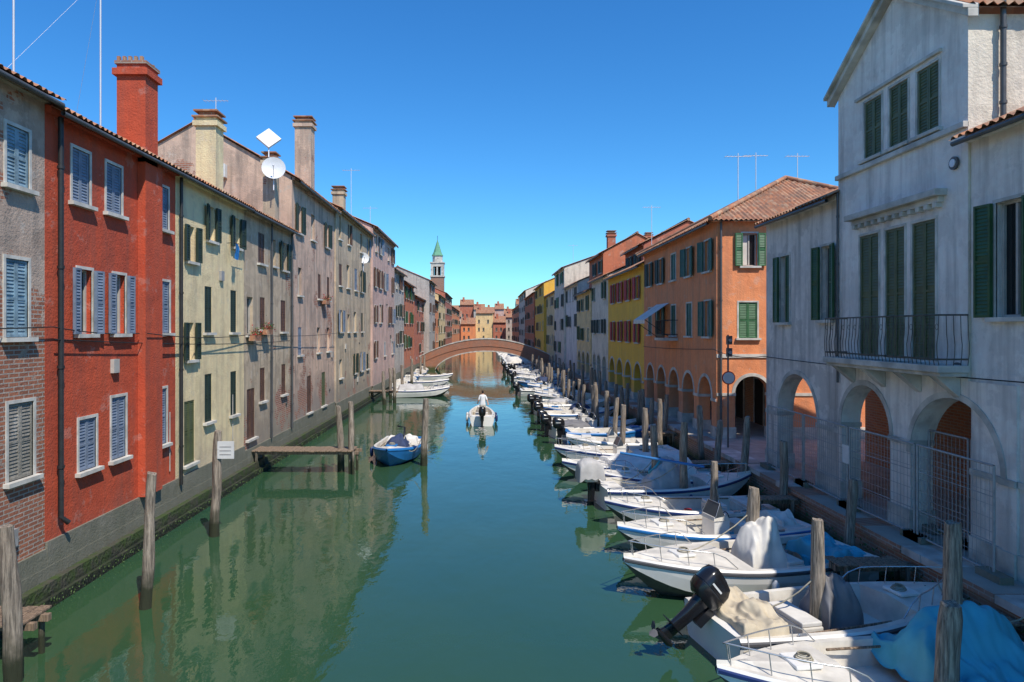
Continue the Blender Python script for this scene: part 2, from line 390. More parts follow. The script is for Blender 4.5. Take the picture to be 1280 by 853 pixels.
P['grey']=stucco('wall_grey_render',(.52,.46,.40),(.40,.36,.32),(.18,.165,.15),.7)
P['palegrey']=stucco('wall_pale_grey',(.84,.755,.68),(.72,.645,.58),(.34,.30,.27),.75,damp=2.1,patch=.3)
P['palegrey2']=stucco('wall_light_grey',(.76,.68,.60),(.61,.54,.48),(.28,.25,.22),.85,damp=2.1,patch=.45)
P['orange']=stucco('wall_orange',(.80,.29,.12),(.70,.24,.10),(.42,.2,.12),.55,patch=.28)
P['yellow']=stucco('wall_yellow',(.88,.50,.06),(.82,.44,.06),(.5,.28,.1),.4,patch=.15)
P['yellow2']=stucco('wall_straw',(.80,.58,.28),(.70,.51,.26),(.4,.31,.19),.5)
P['whitew']=stucco('wall_white',(.76,.67,.54),(.66,.58,.47),(.32,.28,.23),.6)
P['redw']=stucco('wall_brick_red',(.50,.16,.09),(.40,.13,.08),(.24,.12,.09),.5)
# ---------------------------------------------------------------- left bank
b1=building('weathered_brick_house',-1,5,13.5,10.0,P['oldbrick'],[
  (12.4,13.02,8.05,9.15,'closed','shpale'),(12.38,13.0,5.25,6.7,'closed','shpale'),(12.45,13.15,2.6,4.03,'closed','conc'),
  (9.5,10.2,8.05,9.15,'closed','shpale'),(9.5,10.2,5.25,6.7,'closed','shpale')])
b2=building('red_house',-1,13.5,19.2,9.85,P['red'],[
  (14.38,15.02,8.1,9.25,'closed','shblue'),(15.68,16.34,8.1,9.25,'closed','shblue'),(18.15,18.75,8.1,9.25,'closed','shblue'),
  (14.58,15.1,5.3,6.7,'open','shblue'),(15.98,16.5,5.3,6.7,'open','shblue'),(18.2,18.82,5.3,6.7,'closed','shblue'),
  (14.62,15.27,2.33,3.45,'closed','shblue'),(15.9,16.53,2.34,3.8,'closed','shblue'),(18.1,18.65,2.3,3.8,'closed','shblue')])
bb=MB(); bb.box(XL+.006,XL+.2,17.1,18.0,1.2,9.9,P['red']); bb.obj('chimney_breast',b2)
chimney(-9.22,-8.5,17.1,17.75,9.6,12.05,P['red'],b2,'crown')
pipe(b2,[(-8.6,13.85,9.7),(-8.6,13.85,1.6),(-8.5,13.95,1.45)],.055,'iron')
b3=building('cream_house',-1,19.2,24.65,9.85,P['cream'],[
  (19.95,20.45,7.4,8.45,'open','shdk'),(21.4,21.95,8.2,9.3,'open','shdk'),(23.55,24.15,8.25,9.3,'open','shdk'),
  (21.2,21.75,5.3,6.75,'closed','shdk'),(23.35,23.9,5.3,6.75,'closed','shdk'),(19.9,20.4,4.5,5.6,'open','shdk'),
  (21.2,21.75,2.5,4.0,'closed','shdk'),(23.35,23.9,2.45,3.95,'closed','shdk'),(19.75,20.45,1.45,3.3,'closed','olive')],trim=False)
pipe(b3,[(-8.6,19.35,9.7),(-8.6,19.35,1.0)],.05,'iron')
chimney(-9.4,-8.75,22.2,22.85,9.7,12.3,P['cream'],b3)
b4=building('beige_house',-1,24.65,30.8,9.82,P['beige'],[
  (26.2,26.95,7.95,9.15,'closed','shbr'),(29.2,29.95,7.95,9.15,'open','shdk'),(27.9,28.4,8.0,9.1,'glass','shdk'),
  (26.4,27.0,5.4,6.65,'closed','shbr'),(29.1,29.8,5.3,6.65,'closed','shbr'),(24.95,25.6,5.2,6.6,'glass','shbr'),
  (26.4,27.0,2.6,3.9,'closed','shbr'),(29.2,29.8,2.6,3.9,'closed','shbr'),(24.95,25.8,1.35,3.2,'closed','shbr')],trim=False)
pipe(b4,[(-8.6,30.5,9.7),(-8.6,30.5,1.0)],.05); pipe(b4,[(-8.6,27.6,9.7),(-8.6,27.6,1.0)],.04)
chimney(-9.3,-8.8,28.6,29.2,9.7,12.6,P['beige'],b4)
b5=building('tall_pink_house',-1,30.8,39.5,12.3,P['pinkold'],[
  (31.6,32.3,9.9,11.2,'open','shdk'),(34.2,34.9,9.9,11.2,'glass','shdk'),(37.2,37.9,9.9,11.2,'open','shdk'),
  (31.8,32.4,7.0,8.3,'glass','shdk'),(35.6,36.2,7.0,8.3,'closed','shbr'),(37.6,38.2,7.0,8.3,'closed','shbr'),
  (31.8,32.4,4.2,5.5,'closed','shblue'),(35.4,36,4.2,5.5,'glass','shbr'),(37.6,38.2,4.2,5.5,'glass','shbr'),
  (33.4,34.2,1.3,3.1,'closed','shbr'),(36.4,37.2,1.3,3.1,'closed','olive')],depth=8.6,rise=2.45,trim=False)
chimney(-9.3,-8.5,33.4,34.1,12.0,15.6,P['pinkold'],b5)
b6=building('tan_house',-1,39.5,51.5,12.5,P['tan'],autow(39.7,51.3,12.5,R,['shdk','shbr','shblue']),trim=False,x=-8.62)
chimney(-9.6,-8.9,43,43.7,12.3,14.2,P['tan'],b6)
b7=building('pink_house',-1,51.5,63.8,13.2,P['pink'],autow(51.7,63.6,13.2,R,['shbr','shblue']),x=-8.45)
b8=building('old_render_house',-1,63.8,73.5,11.2,P['grey'],autow(64,73.3,11.2,R,['shdk','shbr']))
chimney(-9.6,-8.9,66,66.8,11,13,P['redw'],b8)
b9=building('rust_house',-1,73.5,84,10.6,P['rust'],autow(73.7,83.8,10.6,R,['shdk','shgr']),x=-8.75)
b10=building('dark_red_house',-1,84,97,9.6,P['redw'],autow(84.2,96.8,9.6,R,['shdk']))
b11=building('grey_house',-1,97,108,12.4,P['grey'],autow(97.2,107.8,12.4,R,['shdk','shbr']),det=False,x=-7.9)
b12=building('orange_red_house',-1,108,128,10.5,P['orange'],autow(108.2,127.8,10.5,R,['shdk','shbr']),det=False)
b13=building('straw_house',-1,128,150,12,P['yellow2'],autow(128.2,149.8,12,R,['shdk','shbr']),det=False)
b14=building('brick_red_house',-1,150,180,13.5,P['redw'],autow(150.2,179.8,13.5,R,['shdk']),det=False)
b15=building('ochre_house',-1,180,235,11.5,P['orange'],autow(180.2,234.8,11.5,R,['shdk']),det=False)
building('rear_house',-1,98,112,13.5,P['rust'],[],x=-19,det=False); building('rear_house',-1,150,175,16.5,P['orange'],[],x=-13,det=False)
fw=MB(); fw.box(-9.2,XL+.30,4,256,-1.2,.2,'moss'); fw.box(-9.18,XL+.22,4,256,.2,.46,'moss'); fw.box(-9.15,XL+.06,4,256,.46,.7,'conc'); fw.obj('canal_foundation_wall')
# ---------------------------------------------------------------- right bank
n1=building('pale_grey_portico_house',1,3,13.2,9.15,P['palegrey'],[
  (11.85,12.55,5.62,7.72,'open','shgr'),(7.5,8.3,5.62,7.72,'open','shgr')],arc=([(5.2,7.9,2.7),(8.6,11.3,2.7)],4.4),tm='istria')
e=empty('pediment_house'); W=MB();F=MB();S=MB(); T=TR(XR-.05); ya,yb=13.206,18.054
wl=[(14.05,14.75,9.55,10.95,'closed','olive'),(15.08,15.76,9.55,10.95,'closed','olive'),(16.08,16.8,9.55,10.95,'closed','olive'),
    (14.16,14.92,4.75,7.7,'closed','olive'),(15.2,15.92,4.75,7.7,'closed','olive'),(16.2,17.0,4.75,7.7,'closed','olive')]
arcade(W,T,12.0,yb,.98,4.4,[(12.3+.05,15.0,2.7),(15.75,17.9,2.95)],P['palegrey'])
facade(W,T,ya,yb,4.4,11.5,[w[:4] for w in wl],P['palegrey'],.25)
ym=(ya+yb)/2; pk=13.0
W.poly([T(ya,11.5,0),T(yb,11.5,0),T(ym,pk-.02,0)],P['palegrey'])
for yy in (ya,yb): W.poly([(XR-.05,yy,4.4),(18,yy,4.4),(18,yy,11.5),(XR-.05,yy,11.5)],P['whitew'] if yy==ya else P['palegrey'])
W.tbox(T,ya,yb,4.28,4.3,-3.3,-.5,'white'); W.tbox(T,11.4,yb,1,4.27,-3.5,-3.3,'brickp')
for c in (13.7,16.9): F.tbox(T,c-.5,c+.5,1.02,3.1,-3.3,-3.27,'dark'); F.tbox(T,c-.62,c+.62,3.1,3.22,-3.3,-3.24,'istria')
for w in wl: window(F,S,T,*w[:6],True,True,w[2]>9,'istria')
for a,za,b,zb in ((ya-.25,11.35,ym,pk+.02),(yb+.25,11.35,ym,pk+.02)):
    for d1,o1,o2 in ((.18,0,.16),(.28,.16,.24)):
        pts=[(a,za+o1,-.02),(b,zb+o1,-.02),(b,zb+o2,-.02),(a,za+o2,-.02)]
        q=[T(*p) for p in pts]+[T(p[0],p[1],d1) for p in pts]
        F.add(q,[(0,1,2,3),(4,5,6,7),(0,1,5,4),(1,2,6,5),(2,3,7,6),(3,0,4,7)],'istria')
F.tbox(T,ya,yb,9.32,9.44,-.02,.1,'istria'); F.tbox(T,13.9,17.2,8.0,8.12,-.02,.12,'istria'); F.tbox(T,13.8,17.3,8.12,8.26,-.02,.26,'istria')
F.tbox(T,13.95,17.15,11.08,11.16,-.02,.07,'istria')
for k in range(12): F.tbox(T,13.95+k*.28,14.07+k*.28,7.9,8.0,-.02,.14,'istria')
Rf=MB()
for Y0,s in ((ya-.25,1),(yb+.25,-1)):
    hl=math.hypot(ym-ya+.25,pk-11.3)
    roofplane(Rf,(XR-.2,Y0,11.6),(18,Y0,11.6),(0,s*(ym-ya+.25)/hl,(pk-11.3)/hl),lambda u:hl)
Rf.obj('roof',e); W.obj('walls',e);F.obj('windows_and_cornices',e,.012);S.obj('shutters',e)
B=MB(); B.tbox(T,13.15,17.65,4.56,4.7,0.003,.62,'istria'); B.tbox(T,13.2,17.6,4.48,4.56,.003,.55,'istria')
for y in (13.5,14.7,16.0,17.3):
    B.add([T(y-.09,4.48,.01),T(y+.09,4.48,.01),T(y+.09,4.48,.5),T(y-.09,4.48,.5),T(y-.09,4.05,.01),T(y+.09,4.05,.01)],[(0,1,2,3),(3,2,5,4),(0,3,4),(1,2,5)],'istria')
B.obj('balcony_slab',e,.015)
B=MB()
pr=[(13.2,.01),(13.2,.57),(17.6,.57),(17.6,.01)]
for z in (4.82,5.68): B.tube([T(u,z,d) for u,d in pr],.02,'railp',6)
for i in range(3):
    (u0,d0),(u1,d1)=pr[i],pr[i+1]; L=math.hypot(u1-u0,d1-d0); n=int(L/.13)
    for k in range(n):
        t=k/n; u=u0+(u1-u0)*t; d=d0+(d1-d0)*t
        nn=(0,1) if i==1 else ((-1,0) if i==0 else (1,0))
        pts=[T(u+nn[0]*b_,z,d+nn[1]*b_) for z,b_ in ((4.7,0),(4.9,.035),(5.1,.045),(5.3,.015),(5.68,0))]
        B.tube(pts,.009,'railp',4)
        if i==1 and k%2==0:
            B.tube([T(u+.065+.045*math.cos(a),5.45+.06*math.sin(a),d) for a in [j*pi/4 for j in range(9)]],.006,'railp',4)
B.obj('balcony_railing',e)
V=MB()
for y,z in ((13.55,8.7),(13.45,4.62)):
    c=Vector(T(y,z,.02)); V.tube([c,c+Vector((-.04,0,0))],.13,'zinc',16,True); V.tube([c+Vector((-.04,0,0)),c+Vector((-.06,0,0))],.08,'mast',16,True)
V.obj('wall_vents',e)
pipe(e,[(9.95,13.1,12.3),(9.95,13.1,9.4)],.05); pipe(e,[(XR-.1,18.0,9.0),(XR-.1,18.0,4.0)],.03)
n3=building('light_grey_portico_house',1,18.054,22.8,8.98,P['palegrey2'],[
  (18.45,19.05,5.66,7.7,'open','shgr'),(21.05,21.7,5.62,7.7,'half','shgr')],arc=([(19.3,21.9,2.75)],4.4),tm='istria')
ow=[]
for c in (28.8,31.4,34.0,36.4,38.8):
    ow.append((c-.4,c+.4,7.85,9.15,'open' if c!=34 else 'closed','shteal' if c<36 else 'shdk'))
    ow.append((c-.4,c+.4,5.1,6.6,'open' if c in(28.8,36.4) else 'closed','shteal'))
n4=building('orange_arcade_house',1,27.7,40.3,9.9,P['orange'],ow,depth=10,rise=2.6,roof='hip',front=True,
    arc=([(28.3+i*2.4,28.3+i*2.4+1.7,2.55) for i in range(5)],4.2))
W=MB();F=MB();S=MB();T=TF(27.7)
fwn=[(10.45,11.05,7.97,9.3,'open','shgr2'),(10.3,11.05,5.05,6.5,'closed','shgr2'),(13.3,14.1,5.05,6.5,'closed','shgr2'),(13.3,14,7.97,9.3,'closed','shgr2')]
facade(W,T,XR+.002,XR+10,4.2,9.9,[w[:4] for w in fwn],P['orange'])
arcade(W,T,XR+.002,XR+10,.98,4.2,[(10.15,11.55,2.8)],P['orange'],.4)
W.poly([(XR,40.294,.98),(XR+10,40.294,.98),(XR+10,40.294,9.9),(XR,40.294,9.9)],P['orange'])
for w in fwn: window(F,S,T,*w[:6],True,True,True,'white')
F.tbox(T,XR,XR+10,4.25,4.4,0,.05,'istria')
W.obj('side_wall',n4);F.obj('side_windows',n4);S.obj('side_shutters',n4)
pipe(n4,[(9.55,27.6,9.8),(9.55,27.6,1.2)],.05)
A=MB(); T=TR(XR)
A.add([T(34.6,6.75,.05),T(37.2,6.75,.05),T(37.2,5.9,1.3),T(34.6,5.9,1.3)],[(0,1,2,3)],'clothw'); A.add([T(34.6,5.9,1.3),T(37.2,5.9,1.3),T(37.2,5.7,1.3),T(34.6,5.7,1.3)],[(0,1,2,3)],'clothw')
for y in (34.6,37.2): A.tube([T(y,5.0,.02),T(y,5.9,1.3)],.02,'iron',5)
A.obj('window_awning',n4)
B=MB(); B.tbox(T,33.2,35,4.85,4.98,.003,.7,'istria')
for z in (5.15,5.85): B.tube([T(33.25,z,.01),T(33.25,z,.65),T(34.95,z,.65),T(34.95,z,.01)],.02,'iron',5)
for k in range(18): B.tube([T(33.25+k*.1,4.98,.65),T(33.25+k*.1,5.85,.65)],.01,'iron',4)
B.obj('small_balcony',n4)
n5=building('yellow_house',1,40.3,52,9.3,P['yellow'],[(c-.42,c+.42,z,z+1.35,'open','shred') for c in (42,44.6,47.2,49.8) for z in (7.3,4.6)],
    arc=([(41+i*2.8,43+i*2.8,2.3) for i in range(4)],4.0),rise=2.2)
r1=building('red_rear_house',1,46,52,11.2,P['redw'],[(47.2,48,9.7,10.7,'open','shdk'),(49.8,50.6,9.7,10.7,'open','shdk')],x=10.7,rise=1.5,depth=6,plinth=False,basez=8.9)
r2=building('red_rear_house',1,60,68,12.2,P['rust'],autow(60,68,12.2,R,['shdk'],9.2),x=10.4,rise=1.6,depth=6,plinth=False,basez=8.6)
chimney(11,11.7,61,61.7,12,14,P['redw'],r2)
n6=building('white_house',1,52,60,9.6,P['whitew'],autow(52.2,59.8,9.6,R,['shgr','shdk'],4.3),arc=([(52.8,54.6,2.4),(55.4,57.2,2.4),(57.8,59.4,2.5)],4.0))
n7=building('cream_arcade_house',1,60,69,8.9,P['yellow2'],autow(60.2,68.8,8.9,R,['shdk','shgr'],4.3),x=9.3,arc=([(60.6,62.6,2.3),(63.4,65.4,2.3),(66.2,68.2,2.3)],4.0))
n8=building('grey_white_house',1,69,79,10.2,P['palegrey'],autow(69.2,78.8,10.2,R,['shdk','shgr'],4.0),roof='gable')
n9=building('tall_cream_house',1,79,90,12.6,P['whitew'],autow(79.2,89.8,12.6,R,['shdk','shgr2'],1.8),x=9.2,rise=1.6)
n10=building('straw_coloured_house',1,90,104,10.5,P['yellow2'],autow(90.2,103.8,10.5,R,['shgr','shbr'],1.8),det=False)
n11=building('yellow_canal_house',1,104,122,12.5,P['yellow'],autow(104.2,121.8,12.5,R,['shdk'],1.8),det=False,x=9.0)
n12=building('rust_canal_house',1,122,150,12,P['rust'],autow(122.2,149.8,12,R,['shdk'],1.8),det=False,x=8.8)
n13=building('white_canal_house',1,150,180,14,P['whitew'],autow(150.2,179.8,14,R,['shdk'],1.8),det=False,x=9)
n14=building('terracotta_canal_house',1,180,235,12,P['orange'],autow(180.2,234.8,12,R,['shdk'],1.8),det=False)
for (x,y0,y1,ev,p) in ((16,70,78,13.2,'orange'),(20,78.5,92,14.5,'redw'),(22,95,120,15,'yellow2')):
    q=building('rear_house',1,y0,y1,ev,P[p],autow(y0,y1,ev,R,['shdk'],6),x=x,depth=7,plinth=False,det=False,roof='gable')
    chimney(x+1,x+1.7,y0+2,y0+2.7,ev,ev+2.2,P['redw'],q)
# end of the view, where the canal bends away
cols=['redw','whitew','orange','yellow2','redw','grey','rust','pink']
for row,(yb_,h0) in enumerate(((240,8.5),(262,12.5))):
    xx=-18+row*2; k=row*3
    while xx<18:
        w=R.uniform(3.5,6.5); ev=h0+R.uniform(-1.5,3); e=empty('far_canal_house'); W=MB();F=MB();S=MB();T=TF(yb_+R.uniform(-5,5))
        wn=[(xx+.8+i*1.6,xx+1.45+i*1.6,z,z+1.2,'glass','shdk') for i in range(int((w-1)/1.6)) for z in (2,4.8,7.6,10.2) if z<ev-1.8 and R.random()<.85]
        facade(W,T,xx+.01,xx+w-.01,0,ev,[q[:4] for q in wn],P[cols[k%8]])
        Y0=T(0,0,0)[1]
        for q in (xx+.01,xx+w-.01): W.poly([(q,Y0,0),(q,Y0+8,0),(q,Y0+8,ev),(q,Y0+4,ev+1.8),(q,Y0,ev)],P[cols[k%8]])
        for q in wn: window(F,S,T,*q[:6],False,False,True)
        roofplane(W,(xx,Y0-.5,ev-.1),(xx+w,Y0-.5,ev-.1),(0,.88,.47),lambda u:4.9,det=False)
        W.box(xx+1,xx+1.8,Y0+2,Y0+2.8,ev,ev+3,P['redw'])
        W.obj('walls',e);F.obj('windows',e); xx+=w;k+=1
# bell tower
e=empty('church_bell_tower'); W=MB(); cx,cy=-12.8,185; hw=1.75
W.box(cx-hw,cx+hw,cy-hw,cy+hw,1,19.5,'brick'); W.box(cx-hw-.2,cx+hw+.2,cy-hw-.2,cy+hw+.2,19.5,19.9,'istria')
for sx in (-1,1):
    for sy in (-1,1): W.box(cx+sx*(hw-.35)-.35,cx+sx*(hw-.35)+.35,cy+sy*(hw-.35)-.35,cy+sy*(hw-.35)+.35,19.9,22.3,'istria')
for sx,sy in ((1,0),(-1,0),(0,1),(0,-1)): W.box(cx+sx*(hw-.25)-.2,cx+sx*(hw-.25)+.2,cy+sy*(hw-.25)-.2,cy+sy*(hw-.25)+.2,19.9,22.3,'istria')
W.box(cx-hw,cx+hw,cy-hw,cy+hw,22.3,23.2,'istria'); W.box(cx-hw-.2,cx+hw+.2,cy-hw-.2,cy+hw+.2,23.2,23.5,'istria')
W.box(cx-.8,cx+.8,cy-.8,cy+.8,19.9,22.3,'dark')
W.loft([[(cx+1.45*math.cos(a*pi/4+.39),cy+1.45*math.sin(a*pi/4+.39),z) for a in range(8)] for z in (23.5,25.3)],'istria',smooth=False)
W.loft([[(cx+r*math.cos(a*pi/4+.39),cy+r*math.sin(a*pi/4+.39),z) for a in range(8)] for r,z in ((1.7,25.3),(1.2,26.2),(.1,29.6))],'copper',smooth=False)
W.tube([(cx,cy,29.5),(cx,cy,30.8)],.06,'iron',6); W.obj('tower_body',e)
# ---------------------------------------------------------------- ground, quays, water
g=MB(); X=3000
g.add([(-X,-200,.95),(-8.9,-200,.95),(-8.9,300,.95),(-X,300,.95),(8.7,-200,.97),(X,-200,.97),(X,300,.97),(8.7,300,.97),(-X,300.0,.95),(X,300.0,.95),(X,6000,.95),(-X,6000,.95)],
      [(0,1,2,3),(4,5,6,7),(8,9,10,11)],'pave'); g.obj('ground')
q=MB(); q.box(8.56,9.1,-6,257,-1.3,.86,'brickq'); 
y=-6
while y<257:
    l=R.uniform(.5,1.5) if y<60 else 20; q.box(8.46+R.uniform(-.03,.02),9.15,y,y+l-.012,.86,1.01+R.uniform(-.008,.006),'brickq' if R.random()<.6 else 'istria'); y+=l
q.box(8.48,8.57,-6,257,-1.2,.16,'moss')
q.obj('quay_wall')
q=MB(); q.box(9.15,13,-6,257,.8,.99,'pave'); q.obj('quay_pavement')
m,nt,b=newmat('canal_water')
base=mixc(nt,mr(nt,nz(nt,.12,4),.35,.65),(.032,.078,.030),(.024,.072,.042))
nt.links.new(base,b.inputs['Base Color']); b.inputs['Roughness'].default_value=.015; b.inputs['IOR'].default_value=1.48
h=mth(nt,'ADD',mth(nt,'MULTIPLY',nz(nt,.8,3,(1,.55,1)),1.0),mth(nt,'MULTIPLY',nz(nt,4.5,3,(1,.6,1)),.22))
bump(nt,b,h,.17,.1)
w=MB(); w.add([(-9,-200,0),(8.8,-200,0),(8.8,300,0),(-9,300,0)],[(0,1,2,3)],m); w.obj('canal_water')
wd=MB()
for i in range(1500):
    y=R.uniform(9,15) if i<900 else R.uniform(15,24); x=8.5-abs(R.gauss(0,.07)); z=R.uniform(.1,.7) if R.random()<.4 else R.uniform(.05,.35); s=R.uniform(.02,.06); a=R.uniform(0,6.3)
    wd.add([(x,y,z),(x-s*.8,y+s*math.cos(a),z+s),(x-s,y-s*math.sin(a),z-s*.4)],[(0,1,2)],'plant')
for i in range(2200):
    y=R.uniform(9,36); x=-8.4+R.gauss(0,.05); z=R.uniform(.02,.22); s=R.uniform(.008,.026); a=R.uniform(0,6.3)
    wd.add([(x,y,z),(x+s*.8,y+s*math.cos(a),z+s),(x+s,y-s*math.sin(a),z-s*.8)],[(0,1,2)],'plant')
wd.obj('waterline_weeds')
# ---------------------------------------------------------------- bridge
e=empty('brick_arch_bridge'); W=MB(); xa,xb=-8.75,8.6; xc=.2; y0,y1=90.5,94
def deck(x): t=(x-xc)/8.9; return 1.75+2.35*max(0,1-t*t)
def arch(x): t=(x-xc)/6.9; return None if abs(t)>=1 else -.5+2.95*math.sqrt(1-t*t)
N=48; xs=[xa+(xb-xa)*i/N for i in range(N+1)]
for yy,tr in ((y0,-.06),(y1,.06)):
    for i in range(N):
        a,b_=xs[i],xs[i+1]; za=arch(a) if arch(a) is not None else -.6; zb=arch(b_) if arch(b_) is not None else -.6
        W.poly([(a,yy,za),(b_,yy,zb),(b_,yy,deck(b_)),(a,yy,deck(a))],'brickb')
        p=[(a,yy+tr,deck(a)),(b_,yy+tr,deck(b_)),(b_,yy+tr,deck(b_)+.12),(a,yy+tr,deck(a)+.12)]
        r=[(v[0],yy-tr*3,v[2]) for v in p]; W.add(p+r,[(0,1,2,3),(4,5,6,7),(0,1,5,4),(2,3,7,6)],'istria')
        if arch(a) is not None and arch(b_) is not None:
            p=[(a,yy+tr*.6,za),(b_,yy+tr*.6,zb),(b_,yy+tr*.6,zb+.14),(a,yy+tr*.6,za+.14)]; W.poly(p,'istria')
            W.poly([(a,yy+tr*.6,za),(b_,yy+tr*.6,zb),(b_,yy,zb),(a,yy,za)],'istria'); W.poly([(a,yy+tr*.6,za+.14),(b_,yy+tr*.6,zb+.14),(b_,yy,zb+.14),(a,yy,za+.14)],'istria')
        p=[(a,yy+tr,deck(a)-.95),(b_,yy+tr,deck(b_)-.95),(b_,yy+tr,deck(b_)-.87),(a,yy+tr,deck(a)-.87)]; r=[(v[0],yy-tr*.5,v[2]) for v in p]
        if deck(a)-.95>za+.2: W.add(p+r,[(0,1,2,3),(0,1,5,4),(2,3,7,6)],'brickb')
for i in range(N):
    a,b_=xs[i],xs[i+1]; za=arch(a) if arch(a) is not None else -.6; zb=arch(b_) if arch(b_) is not None else -.6
    W.poly([(a,y0,za),(b_,y0,zb),(b_,y1,zb),(a,y1,za)],'brick'); W.poly([(a,y0,deck(a)-.8),(b_,y0,deck(b_)-.8),(b_,y1,deck(b_)-.8),(a,y1,deck(a)-.8)],'pave')
W.obj('arch_and_parapets',e)
# ---------------------------------------------------------------- piles
def pile(x,y,top,r=.13,lean=None,name='mooring_pile'):
    p=MB(); lx,ly=lean or (R.uniform(-.05,.05),R.uniform(-.05,.05)); n=16; rings=[]; K=14; sd=R.uniform(0,50)
    for i in range(K+1):
        t=i/K; z=-1+(top+1)*t; rr=r*(1.08-.18*t)*(1 if i<K else .86)*(1+.1*noise.noise((sd,z*1.6,4)))
        ring=[]
        for k in range(n):
            c,s=math.cos(2*pi*k/n),math.sin(2*pi*k/n); q=1+.22*noise.noise((c*1.4+sd,s*1.4,z*1.1))
            wob=.07*noise.noise((sd,z*.6,0)); top_j=(.05*noise.noise((c+sd,s,7)) if i==K else 0)
            ring.append((x+lx*z+rr*q*c+wob,y+ly*z+rr*q*s,z+top_j))
        rings.append(ring)
    p.loft(rings,'wood'); return p.obj(name)
for a in [(-7.25,10.5,2.4,.13),(-6.6,13.24,2.6,.11),(-7.05,17.85,2.76,.12),(-5.46,25.9,2.5,.12),(-5.0,25.6,2.67,.11),(-2.4,27.1,2.67,.13),
    (5.6,11.57,2.17,.125),(6.87,10.0,2.57,.135),(6.25,9.2,1.7,.15),(8.15,15.3,2.05,.11),(5.76,14.7,2.0,.13),(8.35,19,2.3,.12),(6.1,18,1.9,.11),
    (8.3,22,2.6,.12),(5.96,20.5,2.6,.12),(5.3,21.3,2.4,.12),(5.6,28,2.3,.12),(6.1,26,2.4,.12),(8.25,26,2.5,.12),(8.2,24,2.2,.12),(7.6,29.5,2.4,.12),
    (-7.2,49,2.4,.13),(-6.6,50,2.6,.13),(-7.3,53,2.4,.13),(-7,58,2.4,.13)]: pile(*a)
y=31
while y<86:
    pile(5.9+R.uniform(-.3,.4),y,R.uniform(1.9,2.6),.12)
    if R.random()<.8: pile(8.2+R.uniform(-.2,.1),y+R.uniform(-.6,.6),R.uniform(1.9,2.6),.12)
    y+=R.uniform(1.6,2.6)
for y in (64,70,76,81): pile(-7.2+R.uniform(-.4,.8),y,2.4,.13)
sg=MB(); sg.box(-6.93,-6.5,17.68,17.71,2.05,2.5,'signw'); 
for z in (2.15,2.25,2.35): sg.box(-6.87,-6.57,17.674,17.678,z,z+.02,'galv')
sg.tube([(-7.05,17.72,2.28),(-6.9,17.69,2.28)],.015,'iron'); sg.obj('mooring_notice_sign')
def jetty(x0,x1,y0,y1,z,name='wooden_jetty'):
    j=MB(); n=int((x1-x0)/.2)
    for k in range(n): j.box(x0+k*.2,x0+k*.2+.185,y0+R.uniform(-.05,.05),y1+R.uniform(-.05,.05),z+R.uniform(0,.012),z+.045,'plank')
    for yy in (y0+.15,y1-.25): j.box(x0,x1,yy,yy+.1,z-.12,z-.002,'plank')
    for a in (x0+.2,x1-.2):
        j.tube([(a,y0+.1,-.8),(a,y0+.1,z)],.05,'wood',8); j.tube([(a,y1-.1,-.8),(a,y1-.1,z)],.05,'wood',8)
    return j.obj(name,bevel=.006)
jetty(-8.7,-4.7,25.3,26.3,.85); jetty(-8.7,-7.2,10.75,11.5,.7); jetty(6.9,8.5,13.3,13.85,.75); jetty(7.5,8.5,10.75,11.35,.72)
jetty(7.2,8.5,18.3,18.8,.8); jetty(7.0,8.5,23.3,23.8,.8); jetty(7.0,8.5,30,30.6,.8)
f=MB()
def panel(p0,p1,z0=1.12,z1=3.0):
    p0=Vector(p0);p1=Vector(p1); L=(p1-p0).length
    q=lambda t,z:(p0.x+(p1.x-p0.x)*t,p0.y+(p1.y-p0.y)*t,z)
    for t in (0,1): f.tube([q(t,z0-.08),q(t,z1)],.024,'galv',8)
    for z in (z0,z1,1.65,2.45): f.tube([q(0,z),q(1,z)],.022 if z in(z0,z1) else .009,'galv',6)
    n=int(L/.11)
    for k in range(1,n): f.tube([q(k/n,z0),q(k/n,z1)],.005,'galv',4)
    for k in range(1,8): z=z0+(z1-z0)*k/8; f.tube([q(0,z),q(1,z)],.005,'galv',4)
    for t in (0,1): p=q(t,0); f.box(p[0]-.12,p[0]+.12,p[1]-.3,p[1]+.3,1.012,1.14,'conc')
for a,b_ in (((8.95,12.0),(9.0,14.2)),((9.0,14.3),(8.93,16.7)),((8.93,16.8),(8.98,19.2)),((8.98,19.3),(8.95,21.6))): panel((a[0],a[1],0),(b_[0],b_[1],0))
panel((9.7,12.4,0),(9.7,13.6,0),1.12,3.2);panel((9.7,13.7,0),(9.7,14.9,0),1.12,3.2)
f.box(8.9,8.915,16.7,17.0,2.1,2.55,'signw'); f.obj('mesh_fence')
s=MB(); s.tube([(9.05,25.4,.98),(9.05,25.4,5.2)],.035,'zinc',8); 
for z in (5.0,4.55): s.box(8.96,9.14,25.2,25.36,z-.16,z+.16,'zinc'); s.tube([(9.05,25.19,z),(9.05,25.12,z)],.06,'galv',12,True)
s.tube([(9.05,25.34,3.6),(9.05,25.31,3.6)],.21,'signw',20,True); s.tube([(9.05,25.35,3.6),(9.05,25.34,3.6)],.25,'signr',20,True)
s.obj('canal_traffic_signal')
